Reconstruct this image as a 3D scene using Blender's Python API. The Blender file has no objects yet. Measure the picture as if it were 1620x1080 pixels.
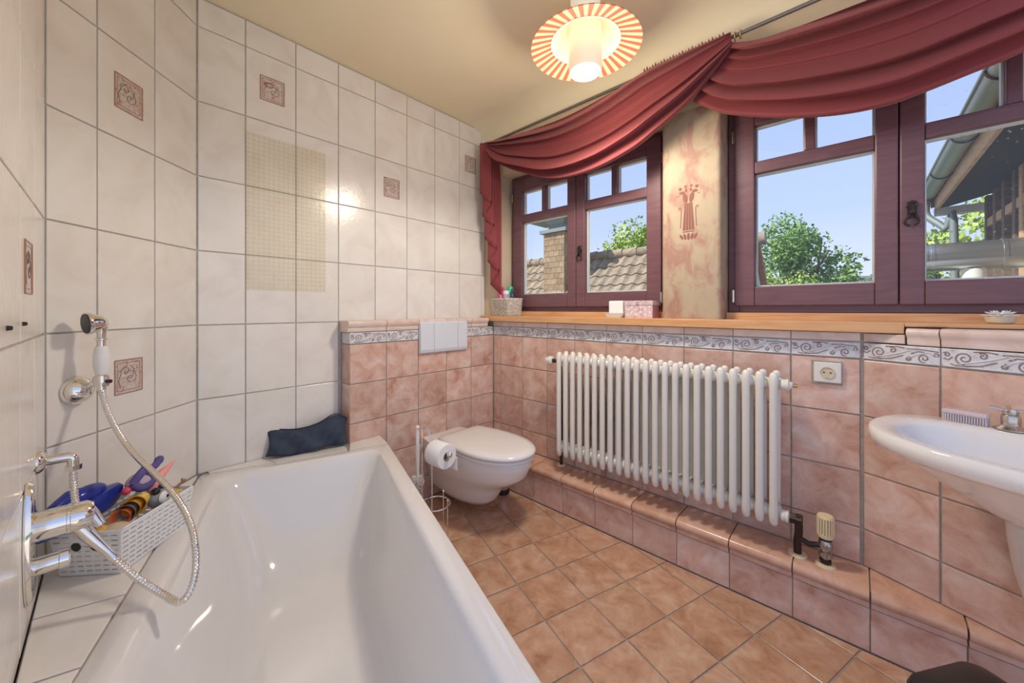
import bpy, bmesh, math, random
from math import sin, cos, pi, radians as R, sqrt, atan2
from mathutils import Vector, Matrix
random.seed(7)
S = bpy.context.scene
C = S.collection

# ------------------------------------------------------------------ camera
TH = math.atan(635 / 590.0)                 # yaw between the optical axis and the window wall
H = 1.125                                   # lens height above the tiled floor
cd = bpy.data.cameras.new('camera'); cam = bpy.data.objects.new('camera', cd); C.objects.link(cam)
cd.sensor_width = 36.0; cd.sensor_fit = 'HORIZONTAL'; cd.lens = 36.0 * 590 / 1620
cd.shift_y = -51 / 1620.0; cd.clip_start = 0.02; cd.clip_end = 300
cam.location = (0, 0, H); cam.rotation_euler = (pi / 2, 0, math.atan2(cos(TH), sin(TH)))
S.camera = cam

# ------------------------------------------------------------------ sky, sun, exposure
W = bpy.data.worlds.new('sky'); S.world = W; W.use_nodes = True
nt = W.node_tree; nt.nodes.clear()
o_ = nt.nodes.new('ShaderNodeOutputWorld'); b_ = nt.nodes.new('ShaderNodeBackground')
tc = nt.nodes.new('ShaderNodeTexCoord'); sx = nt.nodes.new('ShaderNodeSeparateXYZ'); rp = nt.nodes.new('ShaderNodeValToRGB')
nt.links.new(tc.outputs['Generated'], sx.inputs[0]); nt.links.new(sx.outputs['Z'], rp.inputs[0])
nt.links.new(rp.outputs[0], b_.inputs[0]); nt.links.new(b_.outputs[0], o_.inputs[0])
cr = rp.color_ramp
cr.elements[0].position = 0.0; cr.elements[0].color = (.66, .69, .80, 1)
cr.elements[1].position = 0.55; cr.elements[1].color = (.32, .44, .78, 1)
e = cr.elements.new(.2); e.color = (.44, .54, .80, 1)
b_.inputs[1].default_value = 0.88
sd = bpy.data.lights.new('sun', 'SUN'); sun = bpy.data.objects.new('sun', sd); C.objects.link(sun)
sd.energy = 4.2; sd.angle = R(1.0); sd.color = (1, .95, .86)
sun.rotation_euler = Vector((-.62, -.55, .80)).to_track_quat('Z', 'Y').to_euler()
V = S.view_settings
V.view_transform = 'Standard'; V.look = 'None'; V.gamma = 1; V.exposure = 0.70; V.use_curve_mapping = False

# ------------------------------------------------------------------ materials
MT = {}
def newmat(name):
    m = bpy.data.materials.new(name); m.use_nodes = True; MT[name] = m
    return m, m.node_tree, m.node_tree.nodes['Principled BSDF']
def plain(name, col, rough=.5, metal=0., **kw):
    m, t, p = newmat(name)
    p.inputs['Base Color'].default_value = (*col, 1); p.inputs['Roughness'].default_value = rough; p.inputs['Metallic'].default_value = metal
    for k, v in kw.items():
        k = {'emit': 'Emission Strength', 'ecol': 'Emission Color', 'sheen': 'Sheen Weight', 'sss': 'Subsurface Weight', 'trans': 'Transmission Weight', 'coat': 'Coat Weight', 'alpha': 'Alpha'}[k]
        p.inputs[k].default_value = v if not isinstance(v, tuple) else (*v, 1)
    return m
def coords(t, scale=(1, 1, 1), rnd=True):
    tc = t.nodes.new('ShaderNodeTexCoord'); mp = t.nodes.new('ShaderNodeMapping'); mp.inputs['Scale'].default_value = scale
    t.links.new(tc.outputs['Object'], mp.inputs[0])
    if rnd:
        oi = t.nodes.new('ShaderNodeObjectInfo'); ml = t.nodes.new('ShaderNodeMath'); ml.operation = 'MULTIPLY'; ml.inputs[1].default_value = 57.0
        t.links.new(oi.outputs['Random'], ml.inputs[0])
        cb = t.nodes.new('ShaderNodeCombineXYZ')
        for i in range(3): t.links.new(ml.outputs[0], cb.inputs[i])
        t.links.new(cb.outputs[0], mp.inputs['Location'])
    return mp.outputs[0]
def mottled(name, stops, scale=10, rough=.3, detail=5, distort=1.2, bump=0., fine=None, stretch=(1, 1, 1), metal=0, rnd=True, coat=0, hue=0.):
    m, t, p = newmat(name)
    v = coords(t, stretch, rnd)
    n = t.nodes.new('ShaderNodeTexNoise'); n.inputs['Scale'].default_value = scale; n.inputs['Detail'].default_value = detail; n.inputs['Distortion'].default_value = distort; n.inputs['Roughness'].default_value = .62 if detail > 6 else .5
    t.links.new(v, n.inputs[0])
    r = t.nodes.new('ShaderNodeValToRGB'); r.color_ramp.elements.remove(r.color_ramp.elements[1])
    r.color_ramp.elements[0].position = stops[0][0]; r.color_ramp.elements[0].color = (*stops[0][1], 1)
    for pos, c in stops[1:]:
        el = r.color_ramp.elements.new(pos); el.color = (*c, 1)
    t.links.new(n.outputs[0], r.inputs[0]); out = r.outputs[0]
    if hue:
        oi = t.nodes.new('ShaderNodeObjectInfo'); mr = t.nodes.new('ShaderNodeMapRange'); mr.inputs['To Min'].default_value = 1 - hue; mr.inputs['To Max'].default_value = 1 + hue
        t.links.new(oi.outputs['Random'], mr.inputs[0])
        hs = t.nodes.new('ShaderNodeHueSaturation'); t.links.new(mr.outputs[0], hs.inputs['Value']); t.links.new(out, hs.inputs['Color']); out = hs.outputs[0]
    t.links.new(out, p.inputs['Base Color']); p.inputs['Roughness'].default_value = rough; p.inputs['Metallic'].default_value = metal; p.inputs['Coat Weight'].default_value = coat
    if bump:
        n2 = t.nodes.new('ShaderNodeTexNoise'); n2.inputs['Scale'].default_value = fine or scale * 4; n2.inputs['Detail'].default_value = 3
        t.links.new(v, n2.inputs[0])
        bp = t.nodes.new('ShaderNodeBump'); bp.inputs['Strength'].default_value = bump; bp.inputs['Distance'].default_value = .002
        t.links.new(n2.outputs[0], bp.inputs['Height']); t.links.new(bp.outputs[0], p.inputs['Normal'])
    return m
mottled('white_tile', [(.3, (.74, .69, .63)), (.5, (.80, .755, .70)), (.7, (.83, .80, .75))], 5, .20, bump=.25, fine=60, hue=.02)
mottled('pink_tile', [(.26, (.46, .215, .145)), (.42, (.61, .37, .285)), (.54, (.685, .465, .38)), (.72, (.765, .62, .55))], 12, .28, 12, .45, bump=.12, hue=.09)
mottled('floor_tile', [(.26, (.34, .155, .08)), (.42, (.49, .265, .155)), (.55, (.565, .34, .215)), (.73, (.65, .45, .315))], 12, .25, 12, .45, bump=.12, hue=.08)
mottled('step_tile', [(.25, (.52, .27, .17)), (.5, (.64, .38, .26)), (.75, (.72, .48, .37))], 9, .25, 7, 1.4, bump=.1, hue=.06)
mottled('cap_tile', [(.25, (.66, .46, .38)), (.5, (.74, .58, .50)), (.75, (.80, .69, .62))], 9, .22, 6, 1.2, hue=.05)
mottled('frieze_tile', [(.25, (.48, .43, .44)), (.42, (.64, .60, .60)), (.55, (.68, .68, .70)), (.75, (.76, .74, .73))], 28, .3, 6, 1.5, bump=.5, fine=70)
plain('scroll_glaze', (.26, .17, .16), .35)
plain('scroll_glaze_pale', (.70, .69, .70), .35)
mottled('grout', [(.3, (.33, .28, .24)), (.7, (.42, .37, .32))], 30, .85)
mottled('white_grout', [(.3, (.40, .38, .34)), (.7, (.52, .50, .46))], 30, .85)
mottled('ceiling_paint', [(.3, (.88, .77, .54)), (.7, (.91, .82, .61))], 1.6, .75, bump=.1, rnd=False)
mottled('plaster', [(.3, (.60, .47, .33)), (.7, (.66, .54, .39))], 4, .75, bump=.15, rnd=False)
mottled('sponged_paint', [(.34, (.45, .36, .245)), (.47, (.43, .335, .225)), (.53, (.41, .27, .19)), (.61, (.35, .19, .14)), (.74, (.42, .29, .215))], 7.5, .7, 13, .55, bump=.15, rnd=False, stretch=(1.5, 1, .9))
plain('stencil_paint', (.24, .085, .062), .7)
mottled('decor_print', [(.30, (.42, .17, .09)), (.42, (.66, .46, .36)), (.50, (.50, .46, .45)), (.58, (.72, .67, .62)), (.70, (.45, .22, .14))], 45, .25, 4, 2.5)
plain('decor_line', (.17, .13, .12), .3)
plain('decor_frame', (.40, .20, .14), .3)
plain('enamel', (.77, .745, .715), .07, coat=.3)
plain('ceramic', (.81, .775, .735), .08, coat=.3)
plain('seat_plastic', (.80, .765, .735), .16)
plain('white_plastic', (.80, .80, .79), .3)
plain('grey_plastic', (.70, .73, .77), .3)
plain('cream_enamel', (.76, .73, .66), .25)
plain('aged_ivory', (.80, .66, .42), .4)
plain('chrome', (.80, .77, .73), .06, 1.)
plain('brushed_nickel', (.62, .57, .50), .22, 1.)
plain('steel', (.45, .44, .42), .3, 1.)
plain('black_iron', (.05, .035, .03), .4, .6)
plain('black_plastic', (.012, .011, .012), .35)
plain('dark_rubber', (.05, .055, .06), .5)
mottled('maroon_wood', [(.3, (.135, .060, .072)), (.7, (.178, .084, .097))], 6, .33, stretch=(1, 1, 8), rnd=False)
mottled('pine', [(.3, (.60, .30, .12)), (.5, (.68, .37, .17)), (.75, (.74, .44, .22))], 5, .35, stretch=(.6, 8, 8), rnd=False)
plain('window_gasket', (.78, .76, .72), .5)
plain('paper', (.86, .85, .83), .9)
plain('card', (.52, .43, .34), .9)
mottled('navy_cloth', [(.3, (.020, .030, .052)), (.7, (.048, .066, .105))], 14, .9, 6, .6, bump=.3, fine=300)
plain('wax', (.88, .87, .84), .4, sss=.2)
plain('stone_white', (.82, .80, .75), .6)
mottled('box_print', [(.35, (.55, .33, .36)), (.5, (.66, .50, .52)), (.65, (.72, .62, .63))], 90, .5)
plain('box_side', (.48, .20, .20), .5)
mottled('wicker', [(.3, (.42, .34, .27)), (.5, (.62, .55, .47)), (.7, (.76, .71, .64))], 40, .6)
plain('pink_bottle', (.85, .17, .36), .3)
plain('crimson', (.65, .05, .13), .3)
plain('green_cap', (.05, .55, .33), .3)
plain('navy_plastic', (.03, .05, .10), .3)
plain('toy_blue', (.012, .035, .30), .2)
plain('toy_purple', (.11, .085, .27), .75)
plain('toy_pink', (.90, .36, .34), .3)
plain('toy_orange', (.85, .22, .06), .35)
plain('toy_yellow', (.86, .58, .12), .35)
plain('toy_amber', (.80, .42, .06), .35)
plain('toy_grey', (.24, .26, .28), .4)
plain('toy_beige', (.66, .55, .38), .5)
plain('toy_mauve', (.55, .44, .52), .7)
plain('toy_mint', (.62, .76, .76), .4)
plain('toy_brown', (.25, .13, .06), .5)
plain('black_paint', (.008, .008, .01), .2)
plain('lilac_clear', (.72, .64, .68), .2)
plain('zinc', (.34, .36, .34), .35, .6)
plain('flue_steel', (.55, .55, .52), .25, .9)
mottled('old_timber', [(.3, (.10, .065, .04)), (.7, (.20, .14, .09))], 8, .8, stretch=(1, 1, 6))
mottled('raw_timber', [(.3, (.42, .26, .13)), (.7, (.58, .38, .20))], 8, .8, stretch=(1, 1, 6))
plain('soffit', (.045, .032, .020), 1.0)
mottled('roof_tile', [(.3, (.17, .13, .085)), (.5, (.26, .20, .135)), (.7, (.33, .27, .19))], 6, .8, hue=.15)
mottled('red_roof_tile', [(.3, (.34, .13, .07)), (.7, (.46, .20, .11))], 8, .8, hue=.12)
mottled('chimney_slate', [(.3, (.22, .145, .08)), (.7, (.33, .23, .13))], 8, .8, hue=.2)
plain('lead', (.20, .23, .22), .6, .3)
plain('render_white', (.72, .70, .64), .9)
plain('green_wall', (.60, .68, .58), .9)
mottled('leaf_mid', [(.3, (.10, .21, .035)), (.7, (.23, .38, .07))], .9, .6, rnd=False)
mottled('leaf_light', [(.3, (.22, .35, .05)), (.7, (.46, .56, .11))], .9, .6, rnd=False)
mottled('leaf_dark', [(.3, (.06, .14, .03)), (.7, (.15, .27, .06))], .9, .6, rnd=False)
plain('bark', (.08, .055, .035), .9)
plain('ground', (.10, .14, .05), .95)
plain('lamp_white', (.85, .80, .70), .35, emit=.2, ecol=(1., .84, .58))
plain('lamp_glow', (.9, .84, .70), .3, emit=.16, ecol=(1., .80, .48))
plain('lamp_cream', (.66, .50, .34), .35, emit=.05, ecol=(1., .8, .5))
plain('lamp_red', (.52, .13, .08), .35, emit=.03, ecol=(1., .35, .2))
plain('brass', (.72, .52, .25), .25, 1.)
plain('rod_metal', (.24, .23, .22), .35, .7)
def cloth(name, col):
    m, t, p = newmat(name)
    p.inputs['Base Color'].default_value = (*col, 1); p.inputs['Roughness'].default_value = .75; p.inputs['Sheen Weight'].default_value = .35
    p.inputs['Sheen Tint'].default_value = (.9, .45, .45, 1)
    v = coords(t, (1, 1, 1), False); n = t.nodes.new('ShaderNodeTexNoise'); n.inputs['Scale'].default_value = 400
    t.links.new(v, n.inputs[0]); bp = t.nodes.new('ShaderNodeBump'); bp.inputs['Strength'].default_value = .15; bp.inputs['Distance'].default_value = .001
    t.links.new(n.outputs[0], bp.inputs['Height']); t.links.new(bp.outputs[0], p.inputs['Normal'])
    tr = t.nodes.new('ShaderNodeBsdfTranslucent'); tr.inputs[0].default_value = (col[0] * 1.3, col[1] * 1.3, col[2] * 1.3, 1)
    mx = t.nodes.new('ShaderNodeMixShader'); mx.inputs[0].default_value = .22
    t.links.new(p.outputs[0], mx.inputs[1]); t.links.new(tr.outputs[0], mx.inputs[2]); t.links.new(mx.outputs[0], t.nodes['Material Output'].inputs[0])
cloth('curtain_red', (.32, .064, .070))
def pane_mat(name, dirt=0.):
    m, t, p = newmat(name)
    tr = t.nodes.new('ShaderNodeBsdfTransparent'); tr.inputs[0].default_value = (.97, .98, .98, 1)
    gl = t.nodes.new('ShaderNodeBsdfGlossy'); gl.inputs['Roughness'].default_value = .02
    lw = t.nodes.new('ShaderNodeLayerWeight'); pwr = t.nodes.new('ShaderNodeMath'); pwr.operation = 'POWER'; pwr.inputs[1].default_value = 5.0; t.links.new(lw.outputs['Facing'], pwr.inputs[0]); fr = t.nodes.new('ShaderNodeMath'); fr.operation = 'MULTIPLY_ADD'; fr.inputs[1].default_value = .7; fr.inputs[2].default_value = .025; t.links.new(pwr.outputs[0], fr.inputs[0])
    mx = t.nodes.new('ShaderNodeMixShader'); t.links.new(fr.outputs[0], mx.inputs[0]); t.links.new(tr.outputs[0], mx.inputs[1]); t.links.new(gl.outputs[0], mx.inputs[2])
    out = mx.outputs[0]
    if dirt:
        v = coords(t, (1, 1, 1), False)
        vo = t.nodes.new('ShaderNodeTexVoronoi'); vo.inputs['Scale'].default_value = 48; t.links.new(v, vo.inputs[0])
        r = t.nodes.new('ShaderNodeValToRGB'); r.color_ramp.elements[0].position = .07; r.color_ramp.elements[0].color = (1, 1, 1, 1); r.color_ramp.elements[1].position = .20; r.color_ramp.elements[1].color = (0, 0, 0, 1)
        t.links.new(vo.outputs['Distance'], r.inputs[0])
        no = t.nodes.new('ShaderNodeTexNoise'); no.inputs['Scale'].default_value = 9; t.links.new(v, no.inputs[0])
        r2 = t.nodes.new('ShaderNodeValToRGB'); r2.color_ramp.elements[0].position = .45; r2.color_ramp.elements[1].position = .7
        t.links.new(no.outputs[0], r2.inputs[0])
        mu = t.nodes.new('ShaderNodeMath'); mu.operation = 'MULTIPLY'; t.links.new(r.outputs[0], mu.inputs[0]); t.links.new(r2.outputs[0], mu.inputs[1])
        m2 = t.nodes.new('ShaderNodeMath'); m2.operation = 'MULTIPLY_ADD'; m2.inputs[1].default_value = dirt; m2.inputs[2].default_value = .025; t.links.new(mu.outputs[0], m2.inputs[0])
        df = t.nodes.new('ShaderNodeBsdfTranslucent'); df.inputs[0].default_value = (.8, .8, .75, 1)
        mx2 = t.nodes.new('ShaderNodeMixShader'); t.links.new(m2.outputs[0], mx2.inputs[0]); t.links.new(out, mx2.inputs[1]); t.links.new(df.outputs[0], mx2.inputs[2]); out = mx2.outputs[0]
    t.links.new(out, t.nodes['Material Output'].inputs[0])
pane_mat('glass'); pane_mat('dusty_glass', .8)
def film(name, col, mix):
    m, t, p = newmat(name)
    p.inputs['Base Color'].default_value = (*col, 1); p.inputs['Roughness'].default_value = .12
    tr = t.nodes.new('ShaderNodeBsdfTransparent'); tr.inputs[0].default_value = (.992, .985, .962, 1)
    mx = t.nodes.new('ShaderNodeMixShader'); mx.inputs[0].default_value = mix
    t.links.new(tr.outputs[0], mx.inputs[1]); t.links.new(p.outputs[0], mx.inputs[2]); t.links.new(mx.outputs[0], t.nodes['Material Output'].inputs[0])
film('clear_vinyl', (.80, .74, .58), .03); film('vinyl_cup', (.86, .80, .66), .09); film('clear_lilac', (.80, .72, .76), .55)

# ------------------------------------------------------------------ mesh helpers
class MB:
    def __init__(s): s.v = []; s.f = []; s.m = []
    def add(s, v, f, mi=0):
        n = len(s.v); s.v += [tuple(p) for p in v]; s.f += [tuple(i + n for i in q) for q in f]; s.m += [mi] * len(f); return s
    def box(s, a, b, mi=0):
        x0, y0, z0 = a; x1, y1, z1 = b
        return s.add([(x0, y0, z0), (x1, y0, z0), (x1, y1, z0), (x0, y1, z0), (x0, y0, z1), (x1, y0, z1), (x1, y1, z1), (x0, y1, z1)],
                     [(3, 2, 1, 0), (4, 5, 6, 7), (0, 1, 5, 4), (1, 2, 6, 5), (2, 3, 7, 6), (3, 0, 4, 7)], mi)
    def rings(s, rings, cap0=True, cap1=True, mi=0, loop=False):
        n = len(rings[0]); vs = [p for r in rings for p in r]; fs = []
        k = len(rings)
        for i in range(k if loop else k - 1):
            a = i * n; b = ((i + 1) % k) * n
            for j in range(n): fs.append((a + j, a + (j + 1) % n, b + (j + 1) % n, b + j))
        if not loop:
            if cap0: fs.append(tuple(range(n - 1, -1, -1)))
            if cap1: fs.append(tuple((k - 1) * n + j for j in range(n)))
        return s.add(vs, fs, mi)
    def tube(s, path, r, seg=10, closed=False, mi=0, cap=True):
        P = [Vector(p) for p in path]; n = len(P); rs = r if isinstance(r, (list, tuple)) else [r] * n
        T = []
        for i in range(n):
            a = P[(i - 1) % n] if (closed or i > 0) else P[i]; b = P[(i + 1) % n] if (closed or i < n - 1) else P[i]
            d = (b - a); T.append(d.normalized() if d.length > 1e-9 else Vector((0, 0, 1)))
        u = T[0].orthogonal().normalized(); rg = []
        for i in range(n):
            u = (u - T[i] * u.dot(T[i])); u = u.normalized() if u.length > 1e-6 else T[i].orthogonal().normalized()
            w = T[i].cross(u)
            rg.append([P[i] + (u * cos(2 * pi * j / seg) + w * sin(2 * pi * j / seg)) * rs[i] for j in range(seg)])
        return s.rings(rg, cap, cap, mi, closed)
    def cyl(s, a, b, r0, r1=None, seg=20, mi=0): return s.tube([a, b], [r0, r0 if r1 is None else r1], seg, mi=mi)
    def lathe(s, prof, seg=28, o=(0, 0, 0), ax=(0, 0, 1), mi=0, cap=True):
        o = Vector(o); ax = Vector(ax).normalized(); u = ax.orthogonal().normalized(); w = ax.cross(u)
        return s.rings([[o + ax * z + (u * cos(2 * pi * j / seg) + w * sin(2 * pi * j / seg)) * max(r, 1e-5) for j in range(seg)] for r, z in prof], cap, cap, mi)
    def ball(s, o, r, seg=16, n=10, mi=0, sc=(1, 1, 1), rot=None):
        rg = []
        for i in range(n + 1):
            a = pi * i / n
            rg.append([(max(sin(a), 1e-4) * cos(2 * pi * j / seg), max(sin(a), 1e-4) * sin(2 * pi * j / seg), -cos(a)) for j in range(seg)])
        M = rot or Matrix.Identity(3)
        return s.rings([[Vector(o) + M @ Vector((p[0] * r * sc[0], p[1] * r * sc[1], p[2] * r * sc[2])) for p in q] for q in rg], True, True, mi)
    def extrude(s, prof, a, b, mi=0):   # prof: list of 3D points (polygon), swept from a to b offset vectors
        a = Vector(a); b = Vector(b)
        return s.rings([[Vector(p) + a for p in prof], [Vector(p) + b for p in prof]], mi=mi)
    def mesh(s, name, mats, smooth=None):
        me = bpy.data.meshes.new(name); me.from_pydata(s.v, [], s.f)
        for m in (mats if isinstance(mats, (list, tuple)) else [mats]): me.materials.append(MT[m])
        if len(me.materials) > 1: me.polygons.foreach_set('material_index', s.m)
        bm = bmesh.new(); bm.from_mesh(me); bmesh.ops.recalc_face_normals(bm, faces=bm.faces); bm.to_mesh(me); bm.free()
        if smooth:
            me.polygons.foreach_set('use_smooth', [True] * len(me.polygons))
            if smooth is not True: me.set_sharp_from_angle(angle=R(smooth))
        me.update(); return me
def link(name, me, parent=None, loc=None, rot=None, mw=None):
    o = bpy.data.objects.new(name, me); C.objects.link(o)
    if parent: o.parent = parent
    if mw is not None: o.matrix_local = mw
    if loc is not None: o.location = loc
    if rot is not None: o.rotation_euler = rot
    return o
def part(name, mb, mats, parent, smooth=40, loc=None, rot=None, label=None):
    o = link(name, mb.mesh(name, mats, smooth), parent, loc, rot)
    if label: o['label'] = label
    return o
def bevel(o, w, seg=2):
    m = o.modifiers.new('bevel', 'BEVEL'); m.width = w; m.segments = seg; m.limit_method = 'ANGLE'; m.angle_limit = R(40); return o
def subd(o, n=1):
    m = o.modifiers.new('subsurf', 'SUBSURF'); m.levels = n; m.render_levels = n; return o
def tag(o, label, cat, group=None, kind=None):
    o['label'] = label; o['category'] = cat
    if group: o['group'] = group
    if kind: o['kind'] = kind
    return o
def thing(name, label, cat, loc=(0, 0, 0), rz=0., group=None, kind=None):
    o = bpy.data.objects.new(name, None); C.objects.link(o); o.empty_display_size = .05
    o.location = loc; o.rotation_euler = (0, 0, rz); return tag(o, label, cat, group, kind)
def spline(pts, n=8, closed=False):
    P = [Vector(p) for p in pts]; out = []; k = len(P)
    for i in range(k if closed else k - 1):
        g = (lambda j: P[j % k]) if closed else (lambda j: P[max(0, min(k - 1, j))])
        p0, p1, p2, p3 = g(i - 1), g(i), g(i + 1), g(i + 2)
        for q in range(n):
            t = q / n
            out.append(.5 * ((2 * p1) + (p2 - p0) * t + (2 * p0 - 5 * p1 + 4 * p2 - p3) * t * t + (3 * p1 - p0 - 3 * p2 + p3) * t ** 3))
    if not closed: out.append(P[-1])
    return out
def rrect(w, h, r, n=6, cx=0., cy=0., sub=1):     # rounded rectangle outline, constant count
    pts = []
    for qx, qy, a0 in ((1, 1, 0), (-1, 1, pi / 2), (-1, -1, pi), (1, -1, 3 * pi / 2)):
        for i in range(n + 1):
            a = a0 + pi / 2 * i / n
            pts.append((cx + qx * (w / 2 - r) + r * cos(a), cy + qy * (h / 2 - r) + r * sin(a)))
    if sub > 1:
        out = []
        for i, p in enumerate(pts):
            out.append(p)
            if i % (n + 1) == n:
                q = pts[(i + 1) % len(pts)]
                out += [(p[0] + (q[0] - p[0]) * k / sub, p[1] + (q[1] - p[1]) * k / sub) for k in range(1, sub)]
        pts = out
    return pts
def clip(poly, nx, ny, d):                          # keep nx*x+ny*y <= d
    out = []
    for i in range(len(poly)):
        a, b = poly[i], poly[(i + 1) % len(poly)]
        da = nx * a[0] + ny * a[1] - d; db = nx * b[0] + ny * b[1] - d
        if da <= 0: out.append(a)
        if da * db < 0:
            t = da / (da - db); out.append((a[0] + (b[0] - a[0]) * t, a[1] + (b[1] - a[1]) * t))
    return out
def area(p): return sum(p[i][0] * p[(i + 1) % len(p)][1] - p[(i + 1) % len(p)][0] * p[i][1] for i in range(len(p))) / 2
def inset(p, d):
    q = []
    for i in range(len(p)):
        a = p[i]; q0 = p[i - 1]
        if not q or (abs(a[0] - q[-1][0]) + abs(a[1] - q[-1][1])) > 1e-5: q.append(a)
    p = q; n = len(p); ln = []
    for i in range(n):
        a, b = p[i], p[(i + 1) % n]; dx, dy = b[0] - a[0], b[1] - a[1]; l = sqrt(dx * dx + dy * dy) or 1e-9
        nx, ny = dy / l, -dx / l; ln.append((nx, ny, nx * a[0] + ny * a[1] - d))
    for nx, ny, c in ln: p = clip(p, nx, ny, c)
    return p
TCACHE = {}
def tile(parent, poly, mat, name='tile', gap=.0035, th=.004, bev=.0016, n0=0., axes=None):
    """one tile: convex outline poly (CCW, in the parent's own xy) raised by th from n0"""
    p = inset(poly, gap / 2)
    if len(p) < 3 or area(p) < 2e-4: return None
    cx = sum(q[0] for q in p) / len(p); cy = sum(q[1] for q in p) / len(p)
    loc = [(q[0] - cx, q[1] - cy) for q in p]
    key = (mat, round(th, 5), tuple((round(a, 4), round(b, 4)) for a, b in loc))
    me = TCACHE.get(key)
    if me is None:
        t = inset(loc, bev)
        mb = MB()
        if len(t) == len(loc):
            mb.rings([[(a, b, -.002) for a, b in loc], [(a, b, th - bev * .6) for a, b in loc], [(a, b, th) for a, b in t]])
        else: mb.rings([[(a, b, -.002) for a, b in loc], [(a, b, th) for a, b in loc]])
        me = mb.mesh(name, mat); TCACHE[key] = me
    j = random.uniform(-.0004, .0004)
    return link(name, me, parent, (cx, cy, n0 + j), (random.uniform(-.0016, .0016), random.uniform(-.0016, .0016), 0))
def rect(x0, y0, x1, y1): return [(x0, y0), (x1, y0), (x1, y1), (x0, y1)]
def frame(origin, n):        # matrix: local x along wall, local y up, local z out of the wall
    n = Vector((n[0], n[1], 0)).normalized(); z = Vector((0, 0, 1)); u = z.cross(n)
    M = Matrix.Identity(4)
    for i in range(3): M[i][0] = u[i]; M[i][1] = z[i]; M[i][2] = n[i]; M[i][3] = origin[i]
    return M
def wall(name, M, u0, u1, z0, z1, th, mat, label, cat='wall'):
    mb = MB().box((u0, z0, -th), (u1, z1, 0)); o = link(name, mb.mesh(name, mat)); o.matrix_world = M
    return tag(o, label, cat, kind='structure')

# ------------------------------------------------------------------ the room shell
CZ = 2.41
XA, YW, YR, XV = -1.985, 1.837, 1.692, -1.886
BA = (XA, .240); BC = (-1.5895, -.1194)
# --- floor: slab plus square tiles laid on the diagonal
fl = link('floor', MB().box((-2.1, -1.9, -.12), (1.3, 1.84, -.003)).mesh('floor', 'grout')); tag(fl, 'terracotta tiled bathroom floor laid at an angle', 'floor', kind='structure')
GA = R(-18.2); gx = (cos(GA), sin(GA)); gy = (-sin(GA), cos(GA)); G0 = (-.768, 1.259); PT = .2005
UX = (.9528, -.3035); UN = (.3035, .9528)          # along / across the bathtub
for i in range(-8, 11):
    for j in range(-14, 5):
        poly = []
        for a, b in ((i, j), (i + 1, j), (i + 1, j + 1), (i, j + 1)):
            poly.append((G0[0] + gx[0] * a * PT + gy[0] * b * PT, G0[1] + gx[1] * a * PT + gy[1] * b * PT))
        poly = clip(poly, 0, 1, YR - .001); poly = clip(poly, -1, 0, -XV - .001) if poly else poly
        poly = clip(poly, -UN[0], -UN[1], -.365) if poly else poly
        poly = clip(poly, 1, 0, .95) if poly else poly
        if len(poly) > 2 and area(poly) > 4e-4: tile(fl, poly, 'floor_tile', gap=.006, n0=-.003)
# --- far wall A: white tiles 20 x 30
def white_cols(u_edges, z_edges, parent, skip=None, decor=()):
    for i in range(len(u_edges) - 1):
        for j in range(len(z_edges) - 1):
            u0, u1, z0, z1 = u_edges[i], u_edges[i + 1], z_edges[j], z_edges[j + 1]
            if skip and skip(u0, u1, z0, z1): continue
            t = tile(parent, rect(u0, z0, u1, z1), 'white_tile', gap=.0050)
            if t and (i, j) in decor: decor_square(t)
def spiral(cx, cy, r0, r1, a0, turns, n=26):
    return [(cx + (r0 + (r1 - r0) * k / n) * cos(a0 + turns * 2 * pi * k / n), cy + (r0 + (r1 - r0) * k / n) * sin(a0 + turns * 2 * pi * k / n), 0) for k in range(n + 1)]
_dec = {}
def decor_square(t):
    if not _dec:
        w, h = .049, .056
        _dec['b'] = MB().box((-w, -h, 0), (w, h, .0012)).mesh('decor_print', 'decor_print')
        mb = MB()
        for f_ in (.97, .80):
            q = [(-w * f_, -h * f_), (w * f_, -h * f_), (w * f_, h * f_), (-w * f_, h * f_)]
            for k in range(4): mb.tube([(*q[k], .0012), (*q[(k + 1) % 4], .0012)], .0019 if f_ > .9 else .0010, 6)
        _dec['f'] = mb.mesh('decor_frame', 'decor_frame')
        mb = MB()
        for pth in (spiral(.006, -.006, .004, .026, .6, 1.3), spiral(-.012, .016, .003, .018, 2.5, 1.1), [(-.030, -.036, 0), (-.036, -.01, 0), (-.024, .02, 0), (-.006, .036, 0)], [(.004, .034, 0), (.02, .02, 0), (.014, .0, 0), (.004, -.01, 0)]):
            mb.tube([(a, b, .0012) for a, b, _ in pth], .0011, 5)
        _dec['l'] = mb.mesh('decor_line', 'decor_line')
    th = .0035
    for nm, k in (('decor_print', 'b'), ('decor_frame', 'f'), ('decor_scroll', 'l')): link(nm, _dec[k], t, (random.uniform(-.004, .004), 0, th))
ZE = [.4455, .752, 1.059, 1.366, 1.673, 1.980, 2.287, CZ - .004]
MA = frame((XA - .004, 0, 0), (1, 0))
wa = wall('wall_far', MA, .236, 1.90, 0, CZ, .10, 'white_grout', 'white tiled wall behind the bathtub and toilet box')
UA = [.242] + [.406 + .2012 * k for k in range(8)] + [1.846]
white_cols(UA, ZE, wa, lambda u0, u1, z0, z1: (u0 > .80 and z1 < 1.1 and z0 < 1.0), decor={(1, 5), (4, 4), (7, 5)})
for k in range(4, 9):                                  # upper remainder above the toilet box in the cut row
    tile(wa, rect(UA[k - 1 + 0] if False else max(UA[k], .823), 1.066, UA[k + 1], 1.366), 'white_tile') if False else None
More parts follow.
